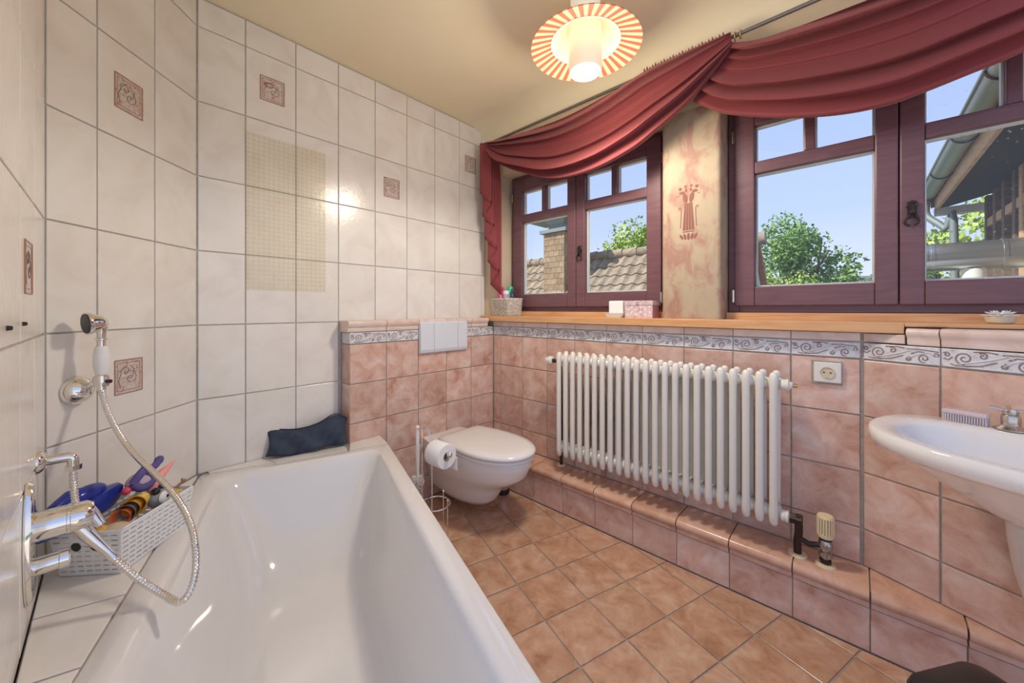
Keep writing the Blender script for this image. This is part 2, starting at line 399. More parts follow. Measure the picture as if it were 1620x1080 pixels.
# --- angled corner wall B
Bd = Vector((BA[0] - BC[0], BA[1] - BC[1], 0)); LB = Bd.length
MBm = frame((BC[0] - .004 * .672, BC[1] - .004 * .740, 0), (.672, .740))
wb = wall('wall_corner', MBm, 0, LB + .003, 0, CZ, .09, 'white_grout', 'white tiled wall cutting the corner beside the bath')
UB = [.002, .1375, .3385, LB]
white_cols(UB, ZE, wb, decor={(1, 1), (1, 4)})
# --- left wall C
MC = frame((BC[0], BC[1] - .004, 0), (0, 1))            # local x runs toward -X
wc = wall('wall_left', MC, -.78, .003, 0, CZ, .09, 'white_grout', 'white tiled wall carrying the bath mixer')
UC = [-.77, -.60, -.40, -.20, -.002]
white_cols(UC, ZE, wc, decor={(2, 2)})
for x_, z_ in ((-1.053, 1.093), (-1.217, 1.096)): part('screw', MB().lathe([(0, 0), (.0045, 0), (.0035, .006), (0, .007)], 10, (-(x_ - BC[0]), z_, .004), (0, 0, 1)), 'black_iron', wc)
# --- toilet box (half wall) with pink tiles
MV = frame((XV - .004, 0, 0), (1, 0))
wv = wall('wall_toilet', MV, .827, YW + .003, 0, 1.005, .095, 'grout', 'pink tiled half-height wall with the flush plate')
ZP = [.338 - .202, .338, .540, .742, .945]
UV = [.823, 1.024, 1.226, 1.429, 1.631, 1.834]
for i in range(5):
    for j, (z0, z1) in enumerate(zip([.002] + ZP[:-1], ZP)):
        tile(wv, rect(UV[i], z0, UV[i + 1], z1), 'pink_tile', gap=.0055)
# side face of the half wall
MVs = frame((XV, .827, 0), (0, -1))
for (z0, z1) in zip(ZP[1:-1], ZP[2:]):
    t = tile(wv, rect(0, 0, .092, z1 - z0), 'pink_tile')
    t.matrix_local = MV.inverted() @ (MVs @ Matrix.Translation((-.048, (z0 + z1) / 2, 0)))
# frieze tiles
_fr = {}
def frieze(parent, u0, u1, z0, z1, M=None):
    t = tile(parent, rect(u0, z0, u1, z1), 'frieze_tile', 'frieze_tile', bev=.0022)
    w = u1 - u0
    if M is not None: t.matrix_local = M
    if w > .15:
        if not _fr:
            mb = MB(); md = MB()
            for pth in (spiral(-.052, .001, .003, .020, 1.0, 1.6), spiral(-.016, .011, .002, .010, .4, 1.3, 16), spiral(.060, -.009, .002, .015, 2.4, 1.4, 20),
                        spiral(-.088, .010, .002, .008, 1.4, 1.2, 12), spiral(.022, -.014, .002, .008, .2, 1.2, 12), spiral(.088, .004, .002, .007, 3.4, 1.1, 12), [(-.034, .022, 0), (-.006, .024, 0), (.012, .020, 0)], [(.030, .004, 0), (.046, .012, 0), (.064, .010, 0)], [(-.080, -.018, 0), (-.066, -.024, 0), (-.044, -.023, 0)], [(-.094, -.002, 0), (-.084, -.006, 0), (-.076, .004, 0)], [(.020, .018, 0), (.05, .019, 0), (.092, .014, 0)], [(-.05, -.022, 0), (-.02, -.018, 0), (.01, -.004, 0)]):
                mb.tube([(a, b, 0) for a, b, _ in pth], .0017, 5)
            for pth in ([(-.096, -.026, 0), (.096, -.026, 0)], [(-.07, -.02, 0), (-.03, -.008, 0), (0, .002, 0), (.03, .016, 0), (.04, .006, 0)], [(.02, -.016, 0), (.04, 0, 0), (.07, .012, 0), (.09, 0, 0)]):
                md.tube([(a, b, 0) for a, b, _ in pth], .0022, 5)
            _fr['a'] = mb.mesh('scroll_relief', 'scroll_glaze', True); _fr['b'] = md.mesh('wave_relief', 'scroll_glaze_pale', True)
        link('scroll_relief', _fr['a'], t, (0, 0, .0042)); link('wave_relief', _fr['b'], t, (0, 0, .0042))
    return t
for i in range(5): frieze(wv, UV[i], UV[i + 1], .947, 1.006)
t = frieze(wv, 0, .092, .947, 1.006, MV.inverted() @ (MVs @ Matrix.Translation((-.048, .9765, 0))))
# rounded cap tiles along the top of the half wall
def cap_tile(parent, u0, u1, depth, z0=1.008, z1=1.066, nose=.012, name='cap_tile'):
    g = .0018; pr = [(-depth, z0), (nose * .2, z0), (nose * .5, z0 + .012), (nose * .3, z0 + .02), (nose, z0 + .03), (nose * 1.4, z1 - .014), (nose * 1.1, z1 - .004), (nose * .2, z1), (-depth, z1)]
    mb = MB().extrude([(0, z, n) for n, z in pr], (u0 + g, 0, 0), (u1 - g, 0, 0))
    return part(name, mb, 'cap_tile', parent, 50)
for i in range(5): cap_tile(wv, UV[i] - (.012 if i == 0 else 0), UV[i + 1] - (.05 if i == 4 else 0), .095)
# --- window wall, tiled lower part
MW = frame((0, YW + .004, 0), (0, -1))
ww = wall('wall_window_lower', MW, -1.99, 1.45, 0, 1.042, .30, 'grout', 'pink tiled wall under the window sill')
UW = [-1.882 + .068] + [-1.614 + .2025 * k for k in range(9)]
UW[0] = -1.816; UW = [-1.884] + UW
ZW = [.208, .339, .541, .743, .945]
for i in range(len(UW) - 1):
    for j in range(4): tile(ww, rect(UW[i], ZW[j], UW[i + 1], ZW[j + 1]), 'pink_tile', gap=.0055)
    frieze(ww, UW[i], UW[i + 1], .947, 1.006)
    tile(ww, rect(UW[i], 1.008, UW[i + 1], 1.041), 'cap_tile', 'cap_strip')
# --- slanting wall behind the basin
P0 = Vector((.008, YW, 0)); PU = Vector((.913, -.409, 0)).normalized(); PN = Vector((-.409, -.913, 0)).normalized()
MP = frame(P0 - PN * .004, PN)
pw = MB()
ZT = 1.004
q0, q1 = MP.inverted() @ Vector((.012, YW + .002, 0)), None
fp = [(.008, 0), (1.15, 0), (1.15, -.47), (.004, -.002)]
pw.rings([[(u, .208, n) for u, n in fp], [(u, ZT, n) for u, n in fp]])
wp = link('wall_basin', pw.mesh('wall_basin', 'grout')); wp.matrix_world = MP; tag(wp, 'pink tiled slanting wall behind the washbasin', 'wall', kind='structure')
UP = [.004, .196, .398, .600, .802, 1.004]
for i in range(5):
    for j in range(4): tile(wp, rect(UP[i], ZW[j], UP[i + 1], ZW[j + 1]), 'pink_tile', gap=.006)
    frieze(wp, UP[i], UP[i + 1], .947, 1.006)
    if i: cap_tile(wp, UP[i], UP[i + 1], .12, 1.008, 1.064, .010)
    else:
        tile(wp, rect(UP[0], 1.008, .115, 1.041), 'cap_tile', 'cap_strip')
        cap_tile(wp, .118, UP[1], .012, 1.008, 1.062, .010)
# --- step along the window wall
st = link('wall_step', MB().box((XV + .004, YR + .004, 0), (1.45, YW + .003, .2)).mesh('wall_step', 'grout')); tag(st, 'low pink tiled plinth running under the radiator', 'plinth', kind='structure')
MS = frame((0, YR + .004, 0), (0, -1))
US = [-1.884, -1.803, -1.601, -1.399, -1.194, -.992, -.788, -.585, -.380, -.176, .028, .232, .436, .64, .84]
pr = [(YW - .001, .2), (YW - .001, .207), (YR + .012, .207), (YR - .004, .204), (YR - .014, .196), (YR - .017, .186), (YR - .014, .176), (YR - .006, .170), (YR - .003, .166), (YR - .009, .160), (YR - .009, .152), (YR - .001, .147), (YR + .004, .147), (YR + .004, .2)]
_sc = {}
for i in range(len(US) - 1):
    u0, u1 = US[i], US[i + 1]
    t = tile(st, rect(0, .002, u1 - u0, .146), 'pink_tile', 'riser_tile')
    t.matrix_local = MS @ Matrix.Translation(((u0 + u1) / 2, .074, 0))
    L_ = round(u1 - u0, 3)
    if L_ not in _sc: _sc[L_] = MB().extrude([(0, a, b) for a, b in pr], (-L_ / 2 + .0022, 0, 0), (L_ / 2 - .0022, 0, 0)).mesh('nosing_tile', 'step_tile', 50)
    link('nosing_tile', _sc[L_], st, ((u0 + u1) / 2, 0, 0))
# --- upper window wall: plaster, two openings, pillar
YU = 1.85; O1 = (-1.852, -.712); O2 = (-.449, .665); ZS, ZL = 1.08, 2.062
uw = MB()
uw.box((-1.995, YU, ZS - .036), (O1[0], 2.15, CZ)); uw.box((O1[0], YU, ZL), (O1[1], 2.15, CZ)); uw.box((O1[1], YU, ZL), (O2[0], 2.15, CZ))
uw.box((.118, YU, 1.0425), (O2[1], 2.15, 1.0655)); uw.box((O2[0], YU, ZL), (O2[1], 2.15, CZ)); uw.box((O2[1], YU, ZS - .036), (1.45, 2.15, CZ))
uwo = link('wall_window_upper', uw.mesh('wall_window_upper', 'plaster')); tag(uwo, 'cream plastered wall around the two windows', 'wall', kind='structure')
pb = MB(); pr = rrect(O2[0] - O1[1] - .001, .30, .018, 4, (O1[1] + O2[0]) / 2, YU + .15)
pb.rings([[(x, y, 1.0805) for x, y in pr], [(x, y, ZL - .001) for x, y in pr]])
pil = part('pillar', pb, 'sponged_paint', uwo, 40, label='sponged cream and rust pillar between the windows')
# stencilled column ornament, flat paint
sp = MB()
def flat(poly, y=YU - .0006, cx=-.586):
    n = len(poly); sp.rings([[(cx + a, y, b) for a, b in poly], [(cx + a, y + .0008, b) for a, b in poly]])
for k in range(4):
    a0 = -.024 + k * .0125; a1 = a0 + .0108; f0 = .72
    flat([(a0 * f0, 1.625), (a1 * f0, 1.625), (a1 * 1.08, 1.497), (a0 * 1.08, 1.497)])
for s_ in (-1, 1):
    flat([(s_ * (.004 + .010 * (1 + cos(t_)) * .5 + .004), 1.652 + .020 * sin(t_)) if False else (s_ * .0145 + .0110 * cos(t_) + s_ * .004 * sin(t_), 1.650 + .024 * sin(t_)) for t_ in [2 * pi * k / 14 for k in range(14)]])
    flat([(s_ * .029 + .0135 * cos(t_), 1.677 + .0075 * sin(t_)) for t_ in [2 * pi * k / 12 for k in range(12)]])
    for cx_, cz_, r_ in ((.037, 1.696, .0080), (.013, 1.704, .0065)):
        flat([(s_ * cx_ + r_ * cos(t_), cz_ + r_ * sin(t_)) for t_ in [2 * pi * k / 12 for k in range(12)]])
    flat([(s_ * .011 + .0055 * cos(t_), 1.686 + .010 * sin(t_)) for t_ in [2 * pi * k / 10 for k in range(10)]])
    pts = [(s_ * .036, 1.51), (s_ * .033, 1.56), (s_ * .032, 1.595), (s_ * .036, 1.607), (s_ * .042, 1.606), (s_ * .044, 1.598)]
    for k in range(len(pts) - 1):
        (a, b), (c_, d_) = pts[k], pts[k + 1]; l = sqrt((c_ - a) ** 2 + (d_ - b) ** 2); ox, oz = -(d_ - b) / l * .0017, (c_ - a) / l * .0017
        flat([(a + ox, b + oz), (a - ox, b - oz), (c_ - ox, d_ - oz), (c_ + ox, d_ + oz)])
    flat([(s_ * .040, 1.664), (s_ * .050, 1.660), (s_ * .050, 1.663), (s_ * .040, 1.667)])
for k in range(5):
    a = -.026 + k * .013
    flat([(a * 1.2 + .0064 * cos(t_) + a * .25 * sin(t_), 1.467 + (.017 - abs(k - 2) * .002) * sin(t_)) for t_ in [2 * pi * q / 12 for q in range(12)]])
flat([(-.026, 1.488), (.026, 1.488), (.024, 1.493), (-.024, 1.493)])
part('stencil_ornament', sp, 'stencil_paint', uwo, None, label='rust red stencilled column ornament')
# --- ceiling with soft cove above the windows
cl = MB().box((-2.1, -.30, CZ), (.55, 2.15, CZ + .10))
cv = [(YU + .002, CZ + .001)] + [(YU - .16 + .16 * sin(a), CZ - .10 + .10 * cos(a)) for a in [pi / 2 * k / 8 for k in range(9)]]
cl.extrude([(0, a, b) for a, b in cv], (XA, 0, 0), (.55, 0, 0))
tag(part('ceiling', cl, 'ceiling_paint', None, 50), 'pale yellow painted ceiling with rounded cove', 'ceiling', kind='structure')
# --- window sill board
sl = MB(); sl.box((-1.975, 1.795, 1.043), (.112, 1.966, 1.080)); sl.box((.112, 1.795, 1.0665), (1.40, 1.966, 1.080))
so = tag(bevel(part('window_sill', sl, 'pine', None, None), .003), 'long honey pine window sill board above the radiator', 'sill', kind='structure')
for a, b in ((O1[0] + .002, O1[1] - .002), (O2[0] + .002, O2[1] - .002)):
    part('sill_batten', MB().box((a, 1.935, 1.0802), (b, 1.966, 1.110)), 'pine', so, None)

# ------------------------------------------------------------------ windows
def window(name, x0, x1, label, dusty):
    w = tag(bpy.data.objects.new(name, None), label, 'window', kind='structure'); C.objects.link(w); w.location = ((x0 + x1) / 2, 1.95, 1.11)
    X = (x1 - x0) / 2; Hh = ZL - 1.111; fw = .045
    mb = MB().box((-X + .001, .02, 0), (-X + fw, .10, Hh)); mb.box((X - fw, .02, 0), (X - .001, .10, Hh)); mb.box((-X + fw, .02, 0), (X - fw, .10, fw)); mb.box((-X + fw, .02, Hh - fw), (X - fw, .10, Hh))
    mb.box((-.03, .058, fw), (.03, .10, Hh - fw))
    bevel(part('frame', mb, 'maroon_wood', w, None), .004)
    for s_ in (-1, 1):
        a, b = (-X + .030, -.0015) if s_ < 0 else (.0015, X - .030)
        sw = .078; ga, gb = a + sw, b - (sw - .016)
        if s_ > 0: ga, gb = a + sw - .016, b - sw
        g0, gt0, gt1, g1 = .115, .618, .672, .832
        z0, z1 = .030, Hh - .030
        mb = MB().box((a, .0, z0), (ga, .055, z1)); mb.box((gb, .0, z0), (b, .055, z1)); mb.box((ga, .0, z0), (gb, .055, g0)); mb.box((ga, .0, g1), (gb, .055, z1))
        sash = bevel(part('sash', mb, 'maroon_wood', w, None), .005)
        mid = (ga + gb) / 2
        bevel(part('transom_bar', MB().box((ga, .004, gt0), (gb, .050, gt1)), 'maroon_wood', sash, None), .005)
        bevel(part('muntin', MB().box((mid - .017, .006, gt1), (mid + .017, .048, g1)), 'maroon_wood', sash, None), .004)
        for (p0, p1, h0, h1) in ((ga, gb, g0, gt0), (ga, mid - .017, gt1, g1), (mid + .017, gb, gt1, g1)):
            pn = part('pane', MB().box((p0, .026, h0), (p1, .030, h1)), 'dusty_glass' if (dusty and s_ > 0) else 'glass', sash, None)
            gk = MB()
            for (qa, qb) in (((p0, .030, h0), (p0 + .006, .052, h1)), ((p1 - .006, .030, h0), (p1, .052, h1)), ((p0 + .006, .030, h0), (p1 - .006, .052, h0 + .007)), ((p0 + .006, .030, h1 - .006), (p1 - .006, .052, h1))): gk.box(qa, qb)
            part('glazing_bead', gk, 'window_gasket', sash, None)
        # hinge on the outer side
        hx = a - .004 if s_ < 0 else b + .004
        for hz in (.075, .80): part('hinge', MB().cyl((hx, -.004, hz - .028), (hx, -.004, hz + .028), .007, seg=10), 'brushed_nickel', sash)
    # ornamental black handle on the meeting stile
    hb = MB()
    hb.tube(spline([(0.032, -.006, .40), (.018, -.008, .385), (.030, -.010, .37), (.022, -.012, .345), (.014, -.010, .325), (.026, -.008, .312)], 5), [.0035] * 26, 6)
    hb.tube(spline([(0.032, -.006, .40), (.044, -.008, .385), (.034, -.010, .37), (.042, -.012, .345), (.048, -.010, .325), (.038, -.008, .312)], 5), [.0035] * 26, 6)
    hb.box((.020, -.004, .34), (.044, 0, .40)); hb.cyl((.032, -.022, .362), (.032, 0, .362), .008, seg=10)
    part('handle', hb, 'black_iron', w)
    return w
window('window_1', O1[0] + .022, O1[1] - .012, 'maroon casement window next to the white tiled wall', False)
window('window_2', O2[0] + .001, O2[1] - .001, 'maroon casement window above the washbasin wall', True)

# ------------------------------------------------------------------ bathtub and tiled surround
ZB = .450
TL = (-1.961, .245)
tub = thing('bathtub', 'long white enamelled built-in bathtub', 'bathtub', (TL[0], TL[1], 0), atan2(UX[1], UX[0]))
TLen, TW = 1.70, .742
def tring(i0, i1, jl, jr, r, z):     # insets at far end, near end, left, right
    w = TLen - i0 - i1; h = TW - jl - jr
    return [(x, y, z) for x, y in rrect(w, h, r, 8, i0 + w / 2, jl + h / 2, 10)]
rg = [tring(.0, .0, .0, .0, .010, ZB - .035), tring(.0, .0, .0, .0, .012, ZB - .004), tring(.004, .004, .004, .004, .012, ZB),
      tring(.048, .05, .055, .050, .05, ZB + .002), tring(.058, .06, .064, .060, .06, ZB - .001), tring(.068, .07, .076, .068, .07, ZB - .012),
      tring(.080, .08, .095, .074, .085, ZB - .045), tring(.115, .09, .125, .088, .11, ZB - .13), tring(.165, .10, .155, .104, .13, ZB - .22),
      tring(.225, .12, .182, .126, .14, ZB - .30), tring(.275, .15, .205, .150, .14, ZB - .345), tring(.335, .20, .235, .185, .13, ZB - .370),
      tring(.43, .30, .285, .24, .08, ZB - .380)]
tb = MB().rings(rg, False, True)
part('basin', tb, 'enamel', tub, 60)
out = MB().rings([tring(.012, .012, .012, .012, .02, ZB - .036), tring(.06, .05, .06, .05, .05, .02)], False, True)
part('tub_body', out, 'enamel', tub, 60)
part('drain', MB().lathe([(.0, .0), (.030, 0), (.030, .004), (.022, .006), (0, .006)], 20, (1.15, .37, ZB - .381)), 'chrome', tub)
# apron panel towards the room and the white tiled deck between tub and walls
MT_ = Matrix.Translation((TL[0], TL[1], 0)) @ Matrix.Rotation(atan2(UX[1], UX[0]), 4, 'Z')
ap = part('apron', MB().box((.02, TW - .035, 0), (TLen - .01, TW - .014, ZB - .040)), 'white_grout', tub, None)
for k in range(8):
    for z0, z1 in ((.004, .205), (.205, .408)):
        t = tile(ap, rect(0, z0, .2, z1), 'white_tile', th=.004)
        t.matrix_local = Matrix(((-1, 0, 0, .12 + k * .205), (0, 0, 1, TW - .014), (0, 1, 0, (z0 + z1) / 2), (0, 0, 0, 1)))
def world2(a, b): return (TL[0] + UX[0] * a + UN[0] * b, TL[1] + UX[1] * a + UN[1] * b)
dk = MB()
big = [BC, (BC[0] + .77, BC[1]), world2(1.05, -.006), world2(.0, -.003), (BA[0] + .004, BA[1] + .004)]
big = [(BC[0] + .003, BC[1] + .001), (BC[0] + .775, BC[1] + .001), world2(.01, -.004), (BA[0] + .006, BA[1] + .004)]
pocket = [(XA + .001, .252), world2(-.004, .012), world2(-.004, TW), (XV + .001, .99), (XV + .001, .822), (XA + .001, .822)]
dk.rings([[(x, y, .30) for x, y in big], [(x, y, ZB - .006) for x, y in big]])
dk.rings([[(x, y, .0) for x, y in pocket], [(x, y, ZB - .006) for x, y in pocket]])
dko = link('trim_1', dk.mesh('trim_1', 'grout')); tag(dko, 'white tiled ledge between the bathtub and the walls', 'ledge', kind='structure')
if area(big) < 0: big = big[::-1]
for a0, a1 in ((-.2, .21), (.21, .41), (.41, .515), (.515, .722), (.722, .93), (.93, 1.2)):
    poly = list(big)
    d0 = TL[0] * UX[0] + TL[1] * UX[1]
    poly = clip(poly, -UX[0], -UX[1], -(d0 + a0)); poly = clip(poly, UX[0], UX[1], d0 + a1) if len(poly) > 2 else poly
    if len(poly) > 2: tile(dko, poly, 'white_tile', 'deck_tile', n0=ZB - .006, th=.006, gap=.005)
pk1 = [(XA + .001, .275), world2(-.004, .03), world2(-.004, .26), (XA + .001, .47)]
pk2 = [(XA + .001, .47), world2(-.004, .26), world2(-.004, .555), (XA + .001, .822)]
pk3 = [(XV + .001, .822), world2(-.004, .560), world2(-.004, TW), (XV + .001, .985)]
for pk in (pk1, pk2, pk3):
    if area(pk) < 0: pk = pk[::-1]
    tile(dko, pk, 'white_tile', 'deck_tile', n0=ZB - .006, th=.006, gap=.004)

# ------------------------------------------------------------------ toilet
wcx = thing('toilet', 'white wall-hung toilet with closed lid under the flush plate', 'toilet', (XV + .001, 1.395, 0))
def dring(xb, xf, hw, z, n=28, rear=.10):     # D-shaped outline: straight back at xb, elliptical front
    xm = xb + (xf - xb) * .48; pts = []
    for k in range(n + 1):
        a = -pi / 2 + pi * k / n; ex = 2.15
        c_, s_ = cos(a), sin(a)
        pts.append((xm + (xf - xm) * abs(c_) ** (2 / ex), hw * (1 if s_ > 0 else -1) * abs(s_) ** (2 / ex), z))
    for k in range(1, 7):
        t_ = k / 7; ww_ = hw * (1 - (1 - rear / .18) * 0) ; pts.append((xm + (xb - xm) * t_, hw * (1 - .22 * t_ * t_), z))
    for k in range(0, 9): pts.append((xb, hw * .78 * (1 - 2 * k / 8), z))
    for k in range(6, 0, -1):
        t_ = k / 7; pts.append((xm + (xb - xm) * t_, -hw * (1 - .22 * t_ * t_), z))
    return pts
bw = MB().rings([dring(0, .38, .085, .075), dring(0, .43, .105, .082), dring(0, .46, .12, .11), dring(0, .49, .130, .16), dring(0, .525, .142, .20), dring(0, .60, .158, .235), dring(0, .655, .170, .275), dring(0, .675, .178, .32), dring(0, .688, .182, .362), dring(0, .685, .180, .368), dring(0, .67, .168, .370)])
part('bowl', bw, 'ceramic', wcx, 50)
sr = MB().rings([dring(.17, .688, .178, .3715), dring(.165, .695, .184, .375), dring(.165, .695, .184, .386), dring(.17, .690, .178, .389)])
part('seat', sr, 'seat_plastic', wcx, 50)
lr = MB().rings([dring(.165, .695, .183, .3905), dring(.16, .700, .187, .395), dring(.16, .700, .187, .404), dring(.166, .693, .180, .413), dring(.19, .655, .15, .4175), dring(.24, .57, .09, .419)])
part('lid', lr, 'seat_plastic', wcx, 50)
for s_ in (-1, 1): part('hinge', MB().cyl((.155, s_ * .06, .380), (.155, s_ * .10, .380), .011, seg=12), 'chrome', wcx)

fp_ = thing('flush_plate', 'pale grey three-panel flush plate on the pink half wall', 'flush plate', (XV + .0005, 1.403, .956))
bevel(part('plate', MB().box((0, -.178, -.093), (.014, .178, .096)), 'grey_plastic', fp_, None), .006, 3)
for a, b in ((-.176, -.082), (-.080, .098), (.100, .176)):
    mb = MB().extrude([(.014, 0, .088), (.021, 0, .088), (.023, 0, -.070), (.017, 0, -.088), (.014, 0, -.088)], (0, a, 0), (0, b, 0))
    bevel(part('button', mb, 'grey_plastic', fp_, None), .002)

# ------------------------------------------------------------------ radiator
rad = thing('radiator', 'cream white column radiator on the pink tiled wall', 'radiator', (-.730, 1.74, .207))
zb, zt = .100, .680
sec = MB()
for yy in (-.037, .037):
    yi = yy * .72
    sec.tube([(0, yi, zb + .002), (0, yi * 1.08, zb + .006), (0, yy * .90, zb + .014), (0, yy, zb + .036), (0, yy, zb + .07), (0, yy, zt - .07), (0, yy, zt - .036), (0, yy * .90, zt - .014), (0, yi * 1.08, zt - .006), (0, yi, zt - .002)], [.005, .0115, .0145, .0150, .0138, .0138, .0150, .0145, .0115, .005], 12)
for zc in (zb + .045, zt - .045):
    sec.lathe([(.012, -.0225), (.020, -.0222), (.022, -.016), (.0245, -.010), (.026, 0), (.0245, .010), (.022, .016), (.020, .0222), (.012, .0225)], 14, (0, -.006, zc), (1, 0, 0))
    sec.box((-.0105, -.038, zc - .026), (.0105, .038, zc + .026))
me = sec.mesh('section', 'cream_enamel', 50)
for k in range(23): link('section', me, rad, (-.495 + .045 * k, 0, 0))
for zc, nm in ((zt - .045, 'end_plug'), (zb + .045, 'end_bush')):
    part(nm, MB().lathe([(.020, 0), (.020, .012), (.022, .014), (.022, .022), (.016, .024), (.010, .034), (.0, .034)], 16, (.5175, -.02, zc), (1, 0, 0)), 'cream_enamel', rad)
part('bleed_screw', MB().cyl((.551, -.02, zt - .045), (.566, -.02, zt - .045), .007, seg=8), 'brass', rad)
part('vent_knob', MB().lathe([(.0, 0), (.018, 0), (.024, -.006), (.024, -.026), (.016, -.03), (.014, -.046), (0, -.046)], 18, (-.548, -.02, zt - .055), (1, 0, 0)), 'cream_enamel', rad)
part('vent_neck', MB().cyl((-.5175, -.02, zt - .055), (-.55, -.02, zt - .055), .011, seg=12), 'black_iron', rad)
part('side_pipe', MB().tube([(-.545, .015, zt - .055), (-.551, .06, zt - .10), (-.552, .066, .3), (-.552, .066, .001)], .009, 12), 'black_iron', rad)
part('pipe_collar', MB().lathe([(.010, 0), (.026, 0), (.024, .006), (.010, .007)], 20, (-.552, .066, .0005)), 'aged_ivory', rad)
px, py = .563, .012
pp = MB(); pp.cyl((.541, -.02, zb + .045), (px + .012, -.02, zb + .045), .014, seg=12); pp.tube([(px + .006, -.02, zb + .062), (px + .006, -.02, zb + .0), (px, .0, .06), (px, py, .0)], .0125, 12)
pp.lathe([(.0, -.018), (.019, -.018), (.019, .018), (0, .018)], 6, (px - .002, -.02, zb + .045), (1, 0, 0))
pp.tube([(px + .005, -.010, .075), (px + .035, -.004, .062), (px + .072, .002, .070)], .010, 10)
part('supply_pipe', pp, 'black_iron', rad)
vx, vy = .643, .006
part('valve_body', MB().lathe([(.0, .020), (.012, .020), (.012, .03), (.019, .032), (.019, .048), (.013, .050), (.016, .056), (.021, .066), (.021, .082), (.016, .092), (.0, .092)], 14, (vx, vy, 0)), 'steel', rad)
part('valve_pipe', MB().cyl((vx, vy, 0), (vx, vy, .024), .013, seg=12).lathe([(.0, .010), (.018, .010), (.018, .022), (0, .022)], 6, (vx, vy, .001)), 'black_iron', rad)
part('valve_collar', MB().lathe([(.0, 0), (.019, 0), (.021, .010), (0, .010)], 14, (vx, vy, .092)), 'black_iron', rad)
th_ = MB().lathe([(.0, 0), (.022, 0), (.024, .004), (.024, .012), (.019, .016), (.019, .066), (.024, .070), (.022, .078), (0, .080)], 20, (vx, vy, .101))
for k in range(18):
    a = 2 * pi * k / 18; th_.box((0, 0, 0), (0, 0, 0)) if False else th_.cyl((vx + .0225 * cos(a), vy + .0225 * sin(a), .112), (vx + .0225 * cos(a), vy + .0225 * sin(a), .174), .0028, seg=6)
part('thermostat_head', th_, 'aged_ivory', rad)
for qx, qy in ((px, py), (vx, vy)): part('pipe_collar', MB().lathe([(.012, 0), (.030, 0), (.028, .006), (.012, .008)], 20, (qx, qy, .0005)), 'aged_ivory', rad)

# ------------------------------------------------------------------ socket
sk = thing('power_socket', 'ivory wall socket beside the radiator', 'socket', (-.0855, YW - .001, .888))
bevel(part('mortar_patch', MB().box((-.048, -.003, -.045), (.042, .002, .043)), 'grout', sk, None), .001)
bevel(part('plate', MB().box((-.040, -.011, -.038), (.040, -.003, .038)), 'cream_enamel', sk, None), .005, 3)
part('well', MB().lathe([(.0, 0), (.0215, 0), (.0215, -.003), (.0195, -.003), (.0185, .001 - .0015), (0, -.0005)], 24, (0, -.0115, 0), (0, 1, 0)), 'toy_beige', sk)
for a in (-.0095, .0095): part('contact', MB().cyl((a, -.0125, 0), (a, -.0105, 0), .003, seg=10), 'black_paint', sk)
for z_ in (.017, -.020): part('earth_clip', MB().box((-.003, -.0145, z_), (.003, -.0115, z_ + .003)), 'steel', sk, None)

# ------------------------------------------------------------------ washbasin
sphi = atan2(-PN.x, PN.y)
bp_ = P0 + PU * .446
bas = thing('washbasin', 'white oval washbasin on a half pedestal', 'washbasin', (bp_.x, bp_.y, 0), sphi)
def sring(hw, y0, y1, z, n=40, flat_=.5, ex=2.3):
    pts = []; ym = y0 + (y1 - y0) * .42
    for k in range(n):
        a = 2 * pi * k / n; c_, s_ = cos(a), sin(a)
        x = hw * (1 if c_ > 0 else -1) * abs(c_) ** (2 / ex); d = abs(s_) ** (2 / ex)
        pts.append((x, ym + (y1 - ym) * d if s_ > 0 else ym - (ym - y0) * d, z))
    return pts
ZR = .802
sb = MB().rings([sring(.105, .030, .22, .600), sring(.140, .012, .26, .625), sring(.195, .005, .315, .665), sring(.245, .003, .37, .705), sring(.280, .002, .425, .740), sring(.292, .002, .446, .752), sring(.300, .002, .460, .757), sring(.308, .002, .472, .764), sring(.311, .002, .476, .784), sring(.309, .002, .473, ZR - .003), sring(.303, .004, .467, ZR),
                 sring(.250, .105, .428, ZR - .002), sring(.243, .112, .421, ZR - .010), sring(.225, .125, .400, ZR - .05), sring(.180, .15, .36, ZR - .10), sring(.10, .19, .31, ZR - .135), sring(.03, .24, .27, ZR - .14)])
part('bowl', sb, 'ceramic', bas, 60)
def pring(hw, d, z, n=24): return [(hw * cos(pi * k / n), .002 + d * sin(pi * k / n) ** .8, z) for k in range(n + 1)]
pd = MB().rings([pring(.115, .19, .62), pring(.112, .185, .54), pring(.102, .165, .45), pring(.088, .135, .37), pring(.070, .10, .31), pring(.05, .06, .285)])
part('half_pedestal', pd, 'ceramic', bas, 50)
part('drain', MB().lathe([(0, 0), (.022, 0), (.022, .004), (0, .005)], 18, (0, .255, ZR - .139)), 'chrome', bas)
